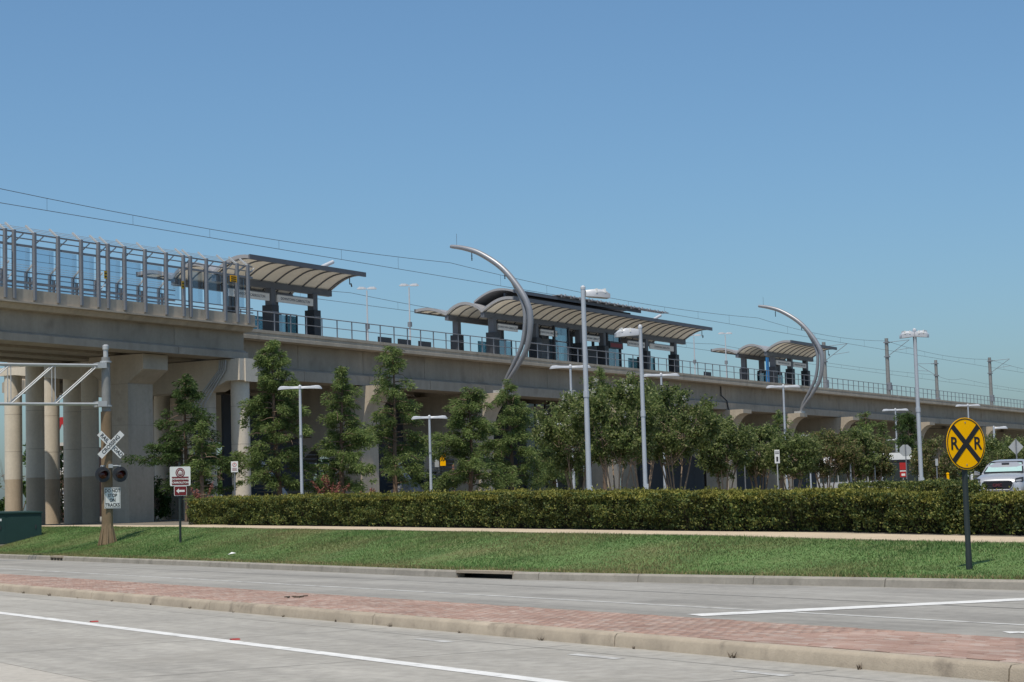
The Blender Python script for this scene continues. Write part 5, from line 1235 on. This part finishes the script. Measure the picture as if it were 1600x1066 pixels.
# grey rounded boulder
b = gp(634, 104); r = thing('boulder', b, 'large grey rounded boulder behind the hedge left of the shorter lamp', 'boulder'); m = MB(); g = np.random.default_rng(5); rings = []
for j in range(8):
    t = j / 7; z = 1.75 * sin(t * pi / 2); rr = 1.15 * cos(t * pi / 2) ** .7 + .03; rings.append([b + np.array([rr * cos(k * pi / 8) * (1 + .09 * g.normal()) + .25 * t, rr * .8 * sin(k * pi / 8), z * (1 + .03 * g.normal()) - .1]) for k in range(16)])
m.loft(rings); m.build('stone', M_tarp, r, smooth=True)
for dx in (-.75, .45): m = MB(); m.lathe(b + np.array([dx, -.8, -.1]), [(.5, 0), (.45, .3), (.2, .5)], 9); m.build('foot_stone', M_tarp, r)

# ================================================================== VEHICLES
def loft_body(rings): m = MB(); m.loft(rings); return m
def suv(px, Y, yaw, label):
    b = gp(px, Y) + Z3 * .05; r = thing('parked_car', b, label, 'car', rz=yaw)
    # local frame: front faces -y, x across, z up
    Mb = mat('silver_car_paint', (.43, .44, .455), .28, .02, 3, metal=.4, spec=.6, fine=0); Mg = M_darkglass; Mk = M_black
    def ring(y, w0, z0, w1, z1, w2, z2):   # sill, shoulder, top
        return [(-w0, y, z0), (-w1, y, z1 * .55 + z0 * .45), (-w1, y, z1), (-w2, y, z2), (-w2 * .5, y, z2 + .03), (w2 * .5, y, z2 + .03), (w2, y, z2), (w1, y, z1), (w1, y, z1 * .55 + z0 * .45), (w0, y, z0)]
    body = [ring(-2.36, .55, .42, .62, .60, .50, .70), ring(-2.30, .78, .32, .84, .66, .66, .88), ring(-2.1, .88, .28, .91, .76, .74, 1.00), ring(-1.5, .92, .27, .93, .92, .80, 1.07), ring(-.95, .92, .27, .93, .98, .84, 1.12), ring(.6, .92, .27, .93, 1.0, .86, 1.12), ring(1.8, .92, .28, .93, 1.02, .86, 1.13), ring(2.25, .86, .36, .90, 1.0, .8, 1.1), ring(2.35, .8, .5, .84, .9, .7, 1.0)]
    o = loft_body(body).build('body', Mb, r, local=True, smooth=True); md = o.modifiers.new('round', 'SUBSURF'); md.levels = 2; md.render_levels = 2
    def cr(y, w, z, wt, zt): return [(-w, y, z), (-wt, y, zt), (-wt * .6, y, zt + .03), (wt * .6, y, zt + .03), (wt, y, zt), (w, y, z)]
    cab = [[(-.80, -1.02, 1.1), (-.78, -1.0, 1.11), (-.4, -1.0, 1.125), (.4, -1.0, 1.125), (.78, -1.0, 1.11), (.80, -1.02, 1.1)], cr(-.55, .86, 1.1, .69, 1.40), cr(-.15, .86, 1.1, .60, 1.55), cr(.6, .87, 1.1, .60, 1.61), cr(1.7, .86, 1.1, .60, 1.56), cr(2.2, .8, 1.1, .62, 1.2)]
    loft_body(cab).build('cabin', Mb, r, local=True, smooth=True)
    m = MB(); ws = [(-.73, -1.0, 1.135), (.73, -1.0, 1.135), (.575, -.20, 1.535), (-.575, -.20, 1.535)]; m.add([(x, y - .035, z + .02) for x, y, z in ws], [(0, 1, 2, 3)]); wsn = m.build('windscreen', M_black, r, local=True)
    m = MB(); m.add([(x * .92, y - .045 + (.03 if k > 1 else 0), z + .03) for k, (x, y, z) in enumerate([(-.72, -.96, 1.155), (.72, -.96, 1.155), (.60, -.34, 1.47), (-.60, -.34, 1.47)])], [(0, 1, 2, 3)]); m.build('sun_shade', mat('silver_sunshade', (.42, .60, .56), .35, .05, 3, metal=.2), r, local=True)
    m = MB(); m.box((0, -.52, 1.46), (.26, .08, .09)); m.build('rear_view_mirror', M_char, r, local=True)
    gr = MB(); gr.prism([(x, -2.375, z) for x, z in ((-.46, .84), (.46, .84), (.54, .75), (.50, .62), (.40, .54), (-.40, .54), (-.50, .62), (-.54, .75))], (0, .1, 0)); G = gr.build('grille', M_black, r, local=True)
    for k in range(4): m = MB(); m.box((0, -2.378, .56 + .08 * k), (1.02 - .05 * abs(k - 2), .012, .014)); m.build('grille_bar', M_char, G, local=True)
    fr = MB(); P = [(x, -2.372, z) for x, z in ((-.47, .855), (.47, .855), (.555, .75), (.51, .61), (.41, .525), (-.41, .525), (-.51, .61), (-.555, .75), (-.47, .855))]; fr.tube(P, .014, 6); fr.build('grille_frame', M_lamphead, r, local=True)
    cu = bpy.data.curves.new('badge', 'FONT'); cu.body = 'GMC'; cu.size = .15; cu.align_x = 'CENTER'; cu.align_y = 'CENTER'; cu.extrude = .006; cu.offset = .006
    t_ = bpy.data.objects.new('tmp', cu); COL.objects.link(t_); me = bpy.data.meshes.new_from_object(t_.evaluated_get(bpy.context.evaluated_depsgraph_get())); bpy.data.objects.remove(t_)
    me.materials.clear(); me.materials.append(mat('dull_red_badge', (.10, .03, .035), .4)); o = bpy.data.objects.new('badge', me); COL.objects.link(o); o.parent = r; o.location = (0, -2.395, .685); o.rotation_euler = (pi / 2, 0, 0)
    for sx in (-1, 1):
        m = MB(); m.hexa([(sx * x, y, z) for x, y, z in ((.60, -2.33, .78), (.86, -2.14, .80), (.87, -2.0, .82), (.62, -2.2, .80), (.62, -2.31, .90), (.84, -2.12, .96), (.86, -1.95, .97), (.62, -2.18, .93))]); h = m.build('headlight', M_char, r, local=True)
        m = MB(); m.hexa([(sx * x, y, z) for x, y, z in ((.64, -2.345, .81), (.82, -2.2, .83), (.82, -2.15, .83), (.64, -2.3, .81), (.64, -2.345, .86), (.82, -2.2, .89), (.82, -2.15, .89), (.64, -2.3, .86))]); m.build('lamp', M_lamphead, h, local=True)
        m = MB(); m.box((sx * .74, -2.31, .48), (.16, .06, .07)); m.build('fog_lamp', M_lamphead, r, local=True)
        m = MB(); m.hexa([(sx * x, y, z) for x, y, z in ((.92, -.75, 1.08), (1.12, -.72, 1.08), (1.12, -.6, 1.08), (.92, -.6, 1.08), (.92, -.78, 1.18), (1.10, -.74, 1.24), (1.10, -.6, 1.24), (.92, -.6, 1.18))]); m.build('wing_mirror', Mb, r, local=True)
        m = MB(); m.add([(sx * x, y, z) for x, y, z in ((.872, -.70, 1.14), (.70, -.1, 1.47), (.655, .6, 1.53), (.875, .6, 1.14))], [(0, 1, 2, 3)]); m.build('side_window', Mg, r, local=True)
        m = MB(); m.add([(sx * x, y, z) for x, y, z in ((.875, .66, 1.14), (.655, .66, 1.53), (.66, 1.6, 1.48), (.868, 1.7, 1.16))], [(0, 1, 2, 3)]); m.build('side_window', Mg, r, local=True)
        for y in (-1.45, 1.4):
            m = MB(); m.lathe((sx * .80, y, .36), [(.2, -.12), (.34, -.11), (.36, -.06), (.36, .06), (.34, .11), (.2, .12)], 20, ((0, 1, 0), (0, 0, 1), (1, 0, 0))); wh_ = m.build('wheel', M_black, r, local=True, smooth=True)
            m = MB(); m.lathe((sx * .80, y, .36), [(.23, -.125), (.05, -.09), (.05, .09), (.23, .125)], 14, ((0, 1, 0), (0, 0, 1), (1, 0, 0))); m.build('rim', M_galv, wh_, local=True)
    return r
suv(1578, 71, radians(-24), 'silver sport utility car with a sunshade parked behind the hedge at the right edge')
# bus seen from its end
b = gp(1408, 124); r = thing('bus', b, 'white roofed bus with black window band behind the bus lamp', 'bus', rz=radians(12))
def brg(y, k=1.): return [(-1.28 * k, y, .3), (-1.3 * k, y, 1.0), (-1.3 * k, y, 2.35), (-1.16 * k, y, 2.72), (-.75 * k, y, 2.98), (.75 * k, y, 2.98), (1.16 * k, y, 2.72), (1.3 * k, y, 2.35), (1.3 * k, y, 1.0), (1.28 * k, y, .3)]
m = MB(); m.loft([brg(-.1, .97), brg(0), brg(11.5), brg(11.6, .97)]); m.build('body', M_white, r, local=True, smooth=True)
m = MB(); m.prism([(x, -.14, z) for x, z in ((-1.2, .75), (1.2, .75), (1.2, 2.12), (1.05, 2.28), (-1.05, 2.28), (-1.2, 2.12))], (0, .06, 0)); m.build('windscreen', M_darkglass, r, local=True)
m = MB(); m.box((0, -.13, 2.42), (1.5, .05, .22)); m.build('destination_display', M_black, r, local=True)
m = MB(); m.box((-1.0, -.13, 2.36), (.5, .06, .13)); m.build('yellow_corner', M_yellow, r, local=True)
m = MB(); m.box((0, -.12, .52), (2.3, .1, .3)); m.build('bumper', M_yellow, r, local=True)
for sx in (-1, 1):
    m = MB(); m.box((sx * .95, -.14, .72), (.34, .06, .18)); m.build('headlight', M_lamphead, r, local=True)
    m = MB(); m.hexa([(sx * x, y, z) for z in (1.6, 2.0) for x, y in ((1.36, -.35), (1.56, -.35), (1.56, -.25), (1.36, -.25))]); m.build('wing_mirror', M_black, r, local=True)
    for k in range(6): m = MB(); m.box((sx * 1.301, 1.3 + 1.75 * k, 1.75), (.02, 1.6, 1.0)); m.build('side_window', M_darkglass, r, local=True)
    for y in (2.0, 8.8): m = MB(); m.lathe((sx * 1.15, y, .48), [(.2, -.15), (.48, -.14), (.48, .14), (.2, .15)], 18, ((0, 1, 0), (0, 0, 1), (1, 0, 0))); m.build('wheel', M_black, r, local=True)
import OpenImageIO as oiio, numpy as np, sys
a=oiio.ImageBuf('/workdir/render_main.png').get_pixels(oiio.FLOAT)[:,:,:3]
h,w=a.shape[:2]
for x,y in [(800,30),(800,300),(1500,500),(100,250),(900,1000),(400,1030),(900,920),(800,850),(1300,870),(700,790),(1000,965),(300,490),(800,560),(385,680),(1000,475),(1200,840)]:
    X,Y=int(x*w/1600),int(y*h/1066); print((x,y),(a[max(0,Y-2):Y+3,max(0,X-2):X+3].mean((0,1))*255).round())
